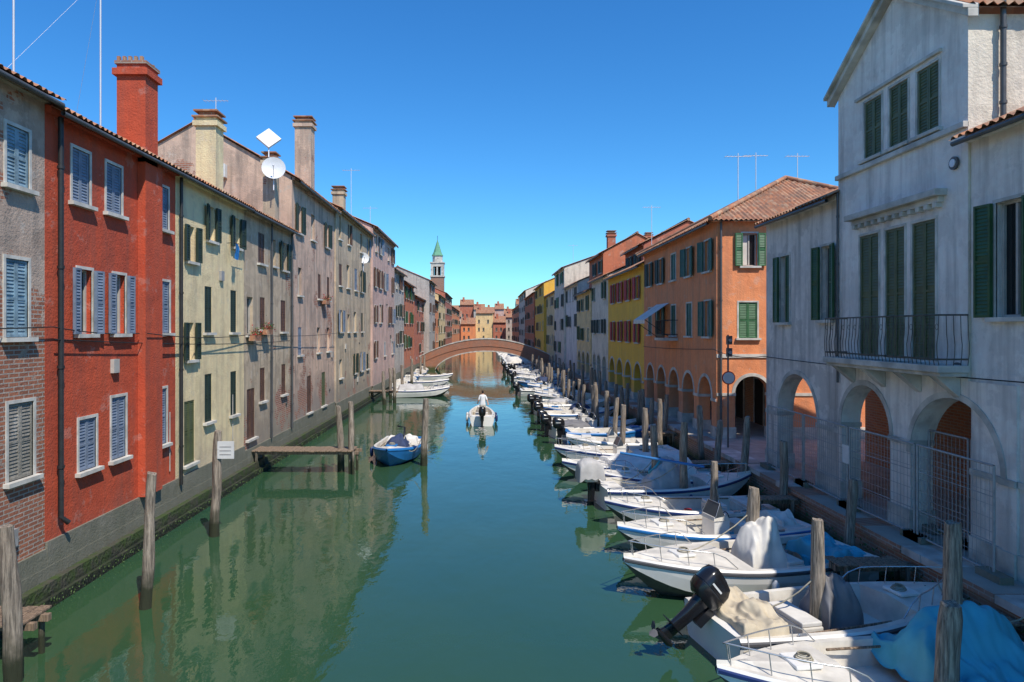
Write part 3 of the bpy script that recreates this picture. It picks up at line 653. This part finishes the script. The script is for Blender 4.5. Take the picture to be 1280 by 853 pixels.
# ---------------------------------------------------------------- rooftop things
def antenna(x,y,z0,z1,yagi=True,name='tv_antenna',r=.02):
    a=MB(); a.tube([(x,y,z0),(x,y,z1)],r,'mast',6,True)
    if yagi:
        a.tube([(x-.6,y,z1-.15),(x+.6,y,z1-.15)],.012,'mast',4)
        for k in range(7): a.tube([(x-.55+k*.18,y-.25+k*.015,z1-.15),(x-.55+k*.18,y+.25-k*.015,z1-.15)],.009,'mast',4)
    a.obj(name)
antenna(-8.95,15.9,9.8,14.6,False,'radio_mast',.02); antenna(-8.8,12.75,9.9,13.4,False,'radio_mast',.02)
g_=MB()
for dx,dy in ((-1.6,1.5),(-1.2,-2.2)): g_.tube([(-8.95,15.9,13.6),(-8.95+dx,15.9+dy,10.1)],.003,'mast',4)
g_.obj('guy_wires')
antenna(-9.2,47,12.6,16.5);antenna(-9.4,56,13.3,15.5);antenna(13.5,34,12.2,14.2);antenna(11.5,31,11,13.4);antenna(15.8,34.5,12.3,14.3);antenna(11,45,10,13.6);antenna(12,66,10,13);antenna(11,85,13,16);antenna(-13,33,14.6,16.6)
def dishf(x,y,z,r,d,name='satellite_dish'):
    e=empty(name,(x,y,z)); a=MB(); rings=[[(r*t*math.cos(2*pi*k/20),-.25*r*t*t,r*t*math.sin(2*pi*k/20)) for k in range(20)] for t in (.02,.35,.7,1)]
    a.loft(rings,'dish',False); a.obj('reflector',e); a=MB(); a.tube([(0,0,-r),(0,-r*.9,-.1)],.012,'mast'); a.ball((0,-r*.9,-.05),.04,.06,.04,'mast',8,6); a.tube([(0,.02,0),(0,.1,-.1),(0,.1,-.9)],.025,'mast'); a.obj('feed_arm',e)
    e.rotation_euler=(math.radians(-12),0,math.radians(d))
dishf(-8.75,28.3,12.05,.48,15)
dishf(-8.55,48,10.4,.4,25); 
e=empty('flat_satellite_antenna',(-9.05,28.6,13.4)); a=MB()
a.M=Matrix.Rotation(math.radians(45),4,'Y'); a.box(-.36,.36,-.05,.05,-.36,.36,'dish'); a.M=Matrix.Identity(4); a.tube([(0,.06,0),(0,.1,-.9)],.03,'mast'); a.obj('panel',e,.03); e.rotation_euler=(math.radians(-25),0,.3)
a=MB(); a.box(-12.4,-11.6,30.45,30.78,12.2,12.8,'signw'); a.tube([(-11.95,30.44,12.5),(-11.95,30.43,12.5)],.22,'iron',16,True); a.obj('air_conditioner',bevel=.02)
cb=MB()
def sag(a,b_,s,r=.012):
    a=Vector(a);b_=Vector(b_); cb.tube([a.lerp(b_,t/8)-Vector((0,0,s*4*(t/8)*(1-t/8))) for t in range(9)],r,'cable',4)
for a,b_,s in (((-8.6,6,5.45),(-8.6,13.6,5.45),.06),((-8.6,13.6,5.45),(-8.6,17,5.3),.06),((-8.45,17.1,5.3),(-8.58,24.6,5.2),.1),((-8.58,24.6,5.2),(-8.38,39,5.2),.1),((-8.58,13.6,5.2),(-8.58,30,4.9),.12)): sag(a,b_,s)
for a,b_,s in (((9.3,27.8,4.6),(9.3,22.8,4.5),.15),((9.3,22.8,4.5),(9.25,11,4.5),.05),((9.3,40,4.4),(9.3,27.7,4.6),.05)): sag(a,b_,s)
cb.obj('facade_cables')
l=MB(); rows=[]
for i in range(7):
    rows.append([(-8.4+.03*math.sin(j*2+i),23.0+j*.05,8.3-i*.09) for j in range(7)])
l.loft(rows,'gelblue',False,False); l.tube([(-8.68,22.95,8.3),(-8.4,22.95,8.32),(-8.4,24,8.32),(-8.68,24,8.3)],.01,'cable',4); l.obj('hanging_laundry')
def flowers(x,y,z,w):
    e=empty('flower_box'); a=MB(); a.box(x-.11,x+.11,y,y+w,z,z+.2,'tile'); a.obj('planter',e); a=MB()
    for i in range(200):
        c=Vector((x+R.gauss(.05,.1),y+R.uniform(0,w),z+.2+abs(R.gauss(0,.13)))); s=R.uniform(.02,.05)
        v=[c+Vector((R.uniform(-s,s),R.uniform(-s,s),R.uniform(-s,s))) for _ in range(4)]
        a.add(v,[(0,1,2),(1,2,3)],'flower' if R.random()<.35 else 'plant')
    a.obj('geraniums',e)
flowers(-8.5,24.9,4.98,.8); flowers(-8.52,26.4,5.2,.7); flowers(-8.52,36.2,6.75,.9)
# ---------------------------------------------------------------- boats
def hull(mb,L,W,H,mh,mi,ms,deck_t=.6,n=20,floor=.18,mb_bot='anti'):
    S=[]
    for i in range(n+1):
        t=i/n
        w=max(.02,W/2*(.9+.1*min(1,t/.35))*(1-max(0,(t-.4)/.6)**2.4))
        g=H*(1-.1*math.sin(pi*t)+.3*t*t); k=-.2+(g+.08)*max(0,(t-.72)/.28)**1.8
        c=k+(g-.14-k)*(.33+.2*t); x=t*L
        S.append((x,w,g,k,c,t>=deck_t-1e-6))
    for sgn in (1,-1):
        P_=lambda s,j:[(s[0],0,s[3]),(s[0],sgn*s[1]*.84,s[4]),(s[0],sgn*(s[1]*.96),(s[4]+s[2])/2),(s[0],sgn*s[1],s[2]-.12),(s[0],sgn*(s[1]+.03),s[2]-.1),(s[0],sgn*(s[1]+.03),s[2]-.06),(s[0],sgn*s[1],s[2]-.04),(s[0],sgn*max(s[1]-.03,0),s[2]),(s[0],sgn*max(s[1]-.14,0),s[2])][j]
        for i in range(n):
            a,b_=S[i],S[i+1]
            for j,mt in enumerate((mb_bot,mh,mh,ms,ms,ms,mh,mi)):
                mb.add([P_(a,j),P_(b_,j),P_(b_,j+1),P_(a,j+1)],[(0,1,2,3)],mt,j in(1,2,6))
            if a[5]:
                mb.add([P_(a,8),P_(b_,8),(b_[0],0,b_[2]+.06),(a[0],0,a[2]+.06)],[(0,1,2,3)],mi,True)
            else:
                fa=(a[0],sgn*max(a[1]-.18,0),floor);fb=(b_[0],sgn*max(b_[1]-.18,0),floor)
                mb.add([P_(a,8),P_(b_,8),fb,fa],[(0,1,2,3)],mi); mb.add([fa,fb,(b_[0],0,floor),(a[0],0,floor)],[(0,1,2,3)],mi)
    d=[s for s in S if s[5]]
    if d:
        s=d[0]; w=s[1]-.14; mb.poly([(s[0],-w,floor),(s[0],w,floor),(s[0],w,s[2]),(s[0],0,s[2]+.06),(s[0],-w,s[2])],mi)
    s=S[0]; mb.poly([(0,0,s[3]),(0,s[1]*.84,s[4]),(0,s[1]*.96,(s[4]+s[2])/2),(0,s[1],s[2]-.03),(0,-s[1],s[2]-.03),(0,-s[1]*.96,(s[4]+s[2])/2),(0,-s[1]*.84,s[4])],mh)
    w=s[1]-.04; mb.box(.004,.22,-w,w,floor,s[2]-.01,mh)
    return S
def outboard(e,x,y,z,tilt=0,sc_=1.0,cov='motor'):
    m=MB(); m.M=Matrix.Translation((x,y,z))@Matrix.Rotation(tilt,4,'Y')@Matrix.Scale(sc_,4)
    def ring(cx,zz,a,b_,n=14,tl=0):
        out=[]
        for k in range(n):
            th=2*pi*k/n; c,s=math.cos(th),math.sin(th); q=.55
            out.append((cx+a*math.copysign(abs(c)**q,c),b_*math.copysign(abs(s)**q,s),zz+tl*c))
        return out
    m.loft([ring(-.22,.0,.2,.15),ring(-.24,.08,.27,.19),ring(-.25,.2,.29,.2)],cov)
    m.loft([ring(-.25,.203,.275,.19),ring(-.25,.215,.275,.19)],'rubber')
    m.loft([ring(-.25,.218,.29,.2),ring(-.25,.36,.28,.19,tl=-.02),ring(-.26,.46,.24,.165,tl=-.03),ring(-.27,.5,.15,.11,tl=-.03)],cov)
    m.loft([ring(-.2,.02,.14,.1),ring(-.2,-.3,.11,.07),ring(-.22,-.62,.1,.045),ring(-.24,-.8,.12,.03)],'motor')
    m.box(-.42,-.08,-.12,.12,-.6,-.585,'motor')
    m.tube([(-.02,0,-.82),(-.1,0,-.82),(-.3,0,-.82),(-.4,0,-.82)],[.02,.06,.055,.03],'motor',10,True)
    for k in range(3):
        a=2*pi*k/3; c,s=math.cos(a),math.sin(a)
        pt=lambda r,w_,dx:(-.42+dx,r*c-w_*s,-.82+r*s+w_*c)
        m.add([pt(.03,-.02,.02),pt(.03,.02,-.02),pt(.1,.06,-.04),pt(.16,.04,-.03),pt(.16,-.03,.02),pt(.1,-.06,.04)],[(0,1,2,3,4,5)],'rubber')
    m.box(-.08,.06,-.1,.1,-.3,.02,'motor'); m.tube([(.0,0,.06),(.25,.04,.12),(.45,.05,.14)],.02,'rubber',6,True)
    if cov=='motor':
        for s in (-1,1): m.box(-.4,-.18,s*.2-.002,s*.2+.002,.27,.3,'signw')
    m.obj('outboard_motor',e)
def cloth(e,x0,x1,w,z0,hf,mat,name='cover',drop=.25,fold=.05,nx=22,ny=18,seed=None,yc=0):
    sd=seed or R.uniform(0,99); rows=[]
    for i in range(nx+1):
        u=i/nx; r=[]
        for j in range(ny+1):
            v=j/ny; edge=min(u,1-u,v,1-v)
            h=hf(u,v); x=x0+(x1-x0)*u; y=yc+(v-.5)*w
            n1=noise.noise((x*2.2+sd,y*2.2,0))*fold*1.6+noise.noise((x*6+sd,y*6,3))*fold*.8
            n1+=abs(noise.noise((x*4+sd,y*1.5+x,9)))*fold*1.6-abs(noise.noise((x*9+sd,y*4-x*5,2)))*fold*.9
            if edge<.03: z=z0-drop*(.6+.6*abs(noise.noise((x*3,y*3,sd)))); 
            else: z=z0+h+n1
            r.append((x+noise.noise((y*3,sd,z))*fold*.9,y+noise.noise((x*3,sd,5))*fold*.9,z))
        rows.append(r)
    m=MB(); m.loft(rows,mat,False,False); o=m.obj(name,e); o.modifiers.new('s','SUBSURF').render_levels=1; o.modifiers['s'].levels=1; return o
def rail(e,S,t0,t1,h=.3,inset=.1):
    m=MB(); 
    def at(t):
        f=t*(len(S)-1); i=min(int(f),len(S)-2); q=f-i; a,b_=S[i],S[i+1]; return [a[k]+(b_[k]-a[k])*q for k in range(3)]
    ts=[t0+(t1-t0)*k/8 for k in range(9)]
    left=[];right=[]
    for k,t in enumerate(ts):
        x,w,g=at(t); hh=h*min(1,k/1.5+.05); left.append((x,max(w-inset,.03),g+hh)); right.append((x,-max(w-inset,.03),g+hh))
    m.tube(left+[(left[-1][0]+.06,0,left[-1][2])]+right[::-1],.011,'steel',6)
    for k in (2,4,6,8):
        for P_ in (left,right): p=P_[k]; m.tube([(p[0],p[1],p[2]),(p[0]-.04,p[1],p[2]-h)],.009,'steel',5)
    m.obj('bow_rail',e)
def boat(name,x,y,rot,L=5.2,W=2.0,H=.62,mh='gel',mi='gelin',ms='navy',deck=.62,motor='down',console=True,cover=None,railing=True,det=2,cov='motor',bench=True,bot='anti'):
    e=empty(name,(x,y,0),math.radians(rot)); m=MB()
    S=hull(m,L,W,H,mh,mi,ms,deck,20 if det>1 else 12,mb_bot=bot); m.obj('hull',e)
    p=MB()
    if console:
        cx=L*.42; p.box(cx,cx+.42,-.27,.27,.181,.75,mh)
        p.add([(cx-.02,-.29,.75),(cx+.44,-.29,.75),(cx+.44,.29,.75),(cx-.02,.29,.75),(cx+.1,-.27,.9),(cx+.42,-.27,.84),(cx+.42,.27,.84),(cx+.1,.27,.9)],
              [(0,1,2,3),(4,5,6,7),(0,1,5,4),(1,2,6,5),(2,3,7,6),(3,0,4,7)],'gelin')
        p.add([(cx+.40,-.3,.85),(cx+.40,.3,.85),(cx+.26,.25,1.15),(cx+.26,-.25,1.15),(cx+.16,-.3,.88),(cx+.16,.3,.88)],[(0,1,2,3),(0,3,4),(1,2,5)],'acryl')
        p.tube([(cx+.4,-.3,.85),(cx+.26,-.25,1.16),(cx+.26,.25,1.16),(cx+.4,.3,.85)],.01,'steel',5)
        p.tube([(cx-.07,.14*math.cos(a),.74+.14*math.sin(a)) for a in [k*pi/6 for k in range(13)]],.014,'iron',5); p.tube([(cx-.07,0,.74),(cx+.03,0,.72)],.02,'iron',6)
    if bench:
        p.box(.3,.75,-W*.4,W*.4,.2,.48,mi); p.box(.32,.73,-W*.38,W*.38,.481,.56,'clothw')
        p.box(L*.28,L*.28+.4,-W*.25,W*.25,.2,.5,mi); p.box(L*.28+.01,L*.28+.39,-W*.24,W*.24,.501,.58,'clothw')
    for s in (-1,1): p.box(L*.2,L*.2+.18,s*(W*.46)-.02,s*(W*.46)+.02,H*.95,H*.95+.05,'steel')
    p.box(L*.72,L*.72+.4,-.22,.22,H*1.1+.05,H*1.1+.11,mh)
    p.obj('fittings',e,.02 if det>1 else 0)
    if det>1:
        q=MB()
        for k in range(6):
            xx=R.uniform(.9,L*.55); yy=R.uniform(-W*.28,W*.28); s=R.uniform(.08,.16)
            mt=R.choice(['signr','clothg','clothb','clothbe','rubber','clothw'])
            if k%2: q.ball((xx,yy,.2+s*.6),s*1.3,s,s*.6,mt,10,6)
            else: q.tube([(xx,yy,.19),(xx,yy,.19+s*2)],[s*.8,s*.9],mt,12,True)
        q.tube([(L*.75+.13*math.cos(a)*(1-.02*a),.13*math.sin(a)*(1-.02*a),H*1.12+.09+.004*a) for a in [k*pi/6 for k in range(40)]],.012,'rope',5)
        q.tube([(.8,-W*.36,.5),(L*.6,-W*.33,.55)],.02,'plank',6,True)
        q.obj('cockpit_gear',e)
    if railing: rail(e,S,.62,.97)
    if motor=='down': outboard(e,-.03,0,H+.08,0,1,cov)
    if motor=='up': outboard(e,-.03,0,H+.12,math.radians(50),1.05,cov)
    if det>1:
        f=MB()
        for t in (.25,.5):
            for s in (-1,1): f.loft([[(L*t+r*math.cos(a*pi/4),s*(W/2+.09)+r*math.sin(a*pi/4),z) for a in range(8)] for r,z in ((.02,.5),(.07,.44),(.08,.3),(.07,.14),(.02,.08))],'signw' if s>0 else 'navy')
        f.obj('fenders',e)
    return e
def ropes(pts):
    m=MB()
    for a,b_ in pts:
        a=Vector(a);b_=Vector(b_); m.tube([a.lerp(b_,k/6)-Vector((0,0,.3*4*(k/6)*(1-k/6))) for k in range(7)],.014,'rope',5)
    m.obj('mooring_ropes')
dome=lambda h,p=4:(lambda u,v:h*(1-abs(2*u-1)**p)*(1-abs(2*v-1)**p))
A_=boat('moored_white_motorboat',8.35,10.15,188,5.2,1.9,.6,motor=None,console=False)
cloth(A_,.5,2.3,1.9,.62,lambda u,v:.75*math.exp(-((v-.5)/.2)**2)*(1-abs(2*u-1)**3)+.03,'clothb','blue_tarpaulin',.35,.1,44,38)
B_=boat('outboard_motorboat',3.75,11.35,12,4.9,1.95,.62,motor='up',deck=.66,console=False,ms='rubber',railing=True)
cloth(B_,1.85,2.65,.85,.6,dome(.5,3),'clothg','grey_console_cover',.35,.14,40,36)
cloth(B_,.1,1.0,1.75,.66,lambda u,v:.04+.08*math.sin(v*3),'clothbe','beige_stern_cloth',.3,.08,36,36)
q=MB(); q.box(1.1,1.8,-.6,.5,.19,.24,'gelblue'); q.obj('blue_mat',B_,.01)
C_=boat('cabin_motorboat',8.0,15.1,195,5.4,2.05,.66,motor=None,deck=.55,console=False,ms='rubber')
cloth(C_,1.8,2.7,.9,.62,lambda u,v:.9*(1-abs(2*v-1)**3)*(1-abs(2*u-1)**2.5)*(1-.45*u),'clothw','white_console_cover',.3,.12,40,36)
cloth(C_,.1,1.0,1.5,.6,lambda u,v:.12*(1-abs(2*v-1)**2),'clothb','light_blue_cover',.3,.08,30,26)
D_=boat('moored_white_motorboat',7.9,17.4,194,4.9,1.9,.6,motor=None,ms='gelblue')
cloth(D_,.2,.7,1.0,.6,lambda u,v:.15*(1-abs(2*v-1)**2),'clothw','folded_white_cover',.25,.08)
D2=boat('moored_white_motorboat',7.9,19.2,184,4.6,1.8,.55,motor=None,console=False)
E_=boat('covered_motorboat',3.5,21.0,8,5.0,2.0,.66,motor='down',cov='clothw',console=False)
cloth(E_,-.7,.12,.6,1.22,dome(.2,3),'clothlg','motor_cover',.55,.06)
cloth(E_,1.4,2.8,1.1,.7,lambda u,v:.75*(1-abs(2*v-1)**2.5)*math.exp(-((u-.6)/.33)**2),'clothlg','grey_boat_cover',.25,.1,34,28)
F_=boat('covered_motorboat',7.6,24.8,187,4.9,1.9,.6,motor=None,console=False); cloth(F_,.4,3.5,1.8,.66,lambda u,v:.4*(1-abs(2*v-1)**2)*(1-.7*u),'clothw','white_boat_cover',.2,.06,34,24)
G_=boat('moored_white_motorboat',7.6,27.2,186,4.9,2.0,.66,motor=None)
H_=boat('moored_white_motorboat',8.0,22.9,186,4.5,1.8,.6,motor=None,console=False)
cloth(H_,1.0,2.3,1.4,.62,lambda u,v:.6*(1-abs(2*v-1)**2)*(1-abs(2*u-1)**3),'clothw','white_spray_hood',.2,.05)
y=29.5; k=0
while y<90:
    flip=R.random()<.55; L=R.uniform(3.6,5.5); W_=R.uniform(1.45,2.05)
    hm=R.choice(['gel','gel','gel','gel','gel','gel','gelblue']) ; x0=R.uniform(2.9,4.0)
    if y>55: x0-=.3
    o=boat(R.choice(['moored_motorboat','moored_skiff']),x0 if flip else x0+L,y,R.uniform(-9,14)+(0 if flip else 180),L,W_,R.uniform(.45,.72),mh=hm,
        ms=R.choice(['navy','gelblue','gel','rubber','gel']),motor='down' if flip else None,console=R.random()<.6,railing=R.random()<.5,det=1)
    if R.random()<.42:
        hh=R.uniform(.1,.55); ca=R.uniform(.2,L*.3); cloth(o,ca,ca+L*R.uniform(.25,.5),W_*R.uniform(.6,.88),.63,lambda u,v,hh=hh:hh*(1-abs(2*v-1)**2)*(1-abs(2*u-1)**3),R.choice(['clothw','clothw','clothw','clothbe','clothw','clothlg','clothg','clothdk']),'boat_cover',.2,.05,16,14)
    y+=R.uniform(1.75,2.6); k+=1
y=96
while y<150:
    L=4.8; o=boat('moored_motorboat',3.0 if y<125 else 2.6,y,R.uniform(-8,14),L,1.8,.6,motor=None,railing=False,console=False,det=1)
    if R.random()<.6: cloth(o,.3,3.2,1.7,.65,lambda u,v:.4*(1-abs(2*v-1)**2),R.choice(['clothw','clothlg','clothw']),'boat_cover',.2,.06,8,8)
    y+=2.6
U=boat('blue_workboat',-3.55,30.6,-93,4.3,1.95,.62,mh='gelblue',mi='gelin',ms='gelblue',motor=None,console=False,railing=False,bot='gelblue',deck=.75)
cloth(U,1.4,2.6,1.0,.45,lambda u,v:.55*(1-abs(2*v-1)**2)*(1-abs(2*u-1)**2),'clothdk','dark_gear_cover',.1,.14)
cloth(U,.3,1.2,1.4,.5,lambda u,v:.2,'clothw','white_sheet',.1,.08)
q=MB(); q.tube([(2.2,.3,.5),(2.0,.3,1.3),(2.0,.0,1.35)],.04,'motor',8,True); q.obj('tiller_post',U)
V1=boat('moored_motorboat',-7.4,54.5,8,4.6,1.8,.6,mh='gel',ms='navy',motor=None,det=1,console=False); cloth(V1,.4,2.6,1.6,.62,lambda u,v:.4*(1-abs(2*v-1)**2),'clothlg','boat_cover',.2,.06,14,12)
V2=boat('moored_workboat',-7.9,57,3,5.0,1.8,.55,mh='clothdk',ms='clothdk',motor=None,det=1,console=False)
for yy,l_,mm in ((61,4.4,'gel'),(66,4,'gel'),(71,4.2,'gelblue'),(76,4.8,'gel'),(82,4.5,'gel')): boat('moored_skiff',-7.7,yy,R.uniform(80,96),l_,1.6,.52,motor=None,det=1,console=yy%2==0,mh=mm,railing=False)
for yy in (65,73): boat('moored_skiff',-7.4,yy,R.uniform(0,14),4.0,1.5,.5,motor=None,det=1,console=False,railing=False)
jetty(-8.7,-6.5,50.5,51.4,.8)
ropes([((7.9,12.25,.8),(8.6,12.7,1.0)),((4.1,11.9,.6),(5.6,11.57,1.2)),((5.9,14.2,.7),(5.76,14.7,1.2)),((3.2,13.9,.75),(5.76,14.7,1.5)),((6.0,16.5,.6),(6.1,18,1.3)),((4,21.5,.7),(5.3,21.3,1.4)),((4.2,21.0,.7),(5.96,20.5,1.5)),((-3,27.0,.6),(-2.4,27.1,1.4)),((8.15,15.3,1.5),(8.6,16,1.0)),((6.87,10,1.6),(8.5,10.6,1.0)),((8.15,12.3,.9),(6.87,10,1.9))])
hb=MB()
for k in range(3): hb.tube([(5.3+(.17+.01*k)*math.cos(a),21.3+(.17+.01*k)*math.sin(a)*.9,1.3-.45*math.sin(a/2)**2+.06*k) for a in [j*pi/8 for j in range(17)]],.02,'clothb' if k else 'rope',6)
hb.obj('rope_coil')
pl=MB(); pl.tube([(4.0,20.2,1.75),(6.3,19.6,1.45)],.04,'gelblue',8,True); pl.obj('blue_boat_pole')
# man and his boat
mbt=boat('open_skiff',-.15,38.0,91,5.0,1.5,.55,motor='down',console=False,railing=False,ms='gel',bot='gel',deck=.8)
e=empty('standing_man',(-.12,38.75,.2),math.radians(8))
vs=[];es=[];rd=[]
def jv(p,r,par=None):
    vs.append(p);rd.append(r)
    if par is not None: es.append((par,len(vs)-1))
    return len(vs)-1
pv=jv((0,0,.94),(.15,.11)); sp=jv((0,-.01,1.12),(.145,.1),pv); ch=jv((0,0,1.32),(.17,.115),sp); nb=jv((0,0,1.46),(.085,.07),ch)
nk=jv((0,.01,1.53),(.052,.055),nb); hd=jv((0,.02,1.6),(.068,.08),nk); h2=jv((0,.015,1.68),(.078,.095),hd); h3=jv((0,.0,1.755),(.05,.06),h2)
for s in (-1,1):
    sh=jv((s*.16,0,1.42),(.066,.066),nb); el=jv((s*.25,-.03 if s<0 else -.1,1.14),(.045,.045),sh); wr=jv((s*.27,.16 if s<0 else -.3,1.0),(.028,.028),el)
    pm=jv((s*.265,.16+.07 if s<0 else -.3-.07,.985),(.036,.02),wr)
    for k in range(4):
        f1=jv((s*.265+(k-1.5)*.02,(.16+.12) if s<0 else -.42,.975),(.0095,.0095),pm); f2=jv((s*.265+(k-1.5)*.021,(.16+.155-.006*abs(k-1.5)) if s<0 else -.45,.945),(.0085,.0085),f1)
    t1=jv((s*.265-s*.045,(.16+.06) if s<0 else -.35,.97),(.011,.011),wr)
    hp=jv((s*.095,0,.86),(.095,.1),pv); kn=jv((s*.13,.03,.48),(.06,.06),hp); an=jv((s*.15,-.01,.09),(.038,.042),kn); tt=jv((s*.165,.16,.035),(.042,.03),an)
me=bpy.data.meshes.new('body'); me.from_pydata(vs,es,[]); o=bpy.data.objects.new('body_tmp',me); sc.collection.objects.link(o)
md=o.modifiers.new('skin','SKIN'); 
for i,v in enumerate(me.skin_vertices[0].data): v.radius=rd[i]; v.use_root=(i==0)
sb=o.modifiers.new('s','SUBSURF'); sb.levels=2; sb.render_levels=2
dg=bpy.context.evaluated_depsgraph_get(); bm=bpy.data.meshes.new_from_object(o.evaluated_get(dg)); bpy.data.objects.remove(o)
body=bpy.data.objects.new('body',bm); sc.collection.objects.link(body); body.parent=e
bm.materials.clear()
for k in ('skin','shirt','shorts','hair'): bm.materials.append(M[k])
for p in bm.polygons:
    c=p.center; p.use_smooth=True; arm=abs(c.x)>.19
    if c.z>1.5: k=3 if (c.z>1.66 or (c.y<-.02 and c.z>1.57)) else 0
    elif c.z>.93 and not (arm and c.z<1.22): k=1
    elif c.z>.5 and not (arm and c.z>.9): k=2
    elif c.z<.06: k=3
    else: k=0
    p.material_index=k
fc=MB(); fc.add([(-.012,.105,1.63),(.012,.105,1.63),(0,.13,1.625),(0,.105,1.665)],[(0,1,2),(0,2,3),(1,3,2)],'skin')
for s in (-1,1): fc.ball((s*.03,.1,1.665),.012,.008,.008,'hair',8,5); fc.ball((s*.078,.01,1.64),.012,.022,.032,'skin',8,6)
fc.box(-.022,.022,.096,.1,1.592,1.598,'signr'); fc.obj('face',e)
wk=MB()
for i in range(260):
    t=R.random()**1.5; y=37.6-t*5; x=-.15+R.gauss(0,.1+.25*t); s=R.uniform(.01,.04)*(1.3-t)
    wk.add([(x-s*2,y,.012),(x,y-s,.012),(x+s*2,y,.012),(x,y+s,.012)],[(0,1,2,3)],'clothw')
wk.obj('wake_foam')
# ---------------------------------------------------------------- light, sky, camera
S_=Vector((.42,-.66,0)).normalized(); el=math.radians(54); sd=Vector((S_.x*math.cos(el),S_.y*math.cos(el),math.sin(el)))
w=bpy.data.worlds.new('World'); sc.world=w; w.use_nodes=True; nt=w.node_tree; bg=nt.nodes['Background']
st=nt.nodes.new('ShaderNodeTexSky'); st.sky_type='NISHITA'; st.sun_disc=False; st.sun_elevation=el; st.sun_rotation=math.atan2(sd.x,sd.y)
st.air_density=1.05; st.dust_density=.0; st.ozone_density=2.0
hs=nt.nodes.new('ShaderNodeHueSaturation'); hs.inputs['Saturation'].default_value=1.25
nt.links.new(st.outputs[0],hs.inputs['Color'])
tint=mixc(nt,1.0,hs.outputs[0],(.46,.92,1.22),'MULTIPLY')
nt.links.new(tint,bg.inputs[0]); bg.inputs[1].default_value=.145
ld=bpy.data.lights.new('sun','SUN'); ld.energy=5.0; ld.angle=math.radians(.5); ld.color=(1,.93,.82)
lo=bpy.data.objects.new('sun',ld); sc.collection.objects.link(lo); lo.rotation_euler=sd.to_track_quat('Z','Y').to_euler()
cd=bpy.data.cameras.new('camera'); co=bpy.data.objects.new('camera',cd); sc.collection.objects.link(co); co.location=(0,0,5.4); co.rotation_euler=(pi/2,0,0)
cd.lens=24; cd.sensor_width=36; cd.shift_x=34/1280; cd.shift_y=-14.5/1280; cd.clip_end=8000; cd.clip_start=.1; sc.camera=co
sc.view_settings.view_transform='Standard'; sc.view_settings.look='None'; sc.view_settings.exposure=0
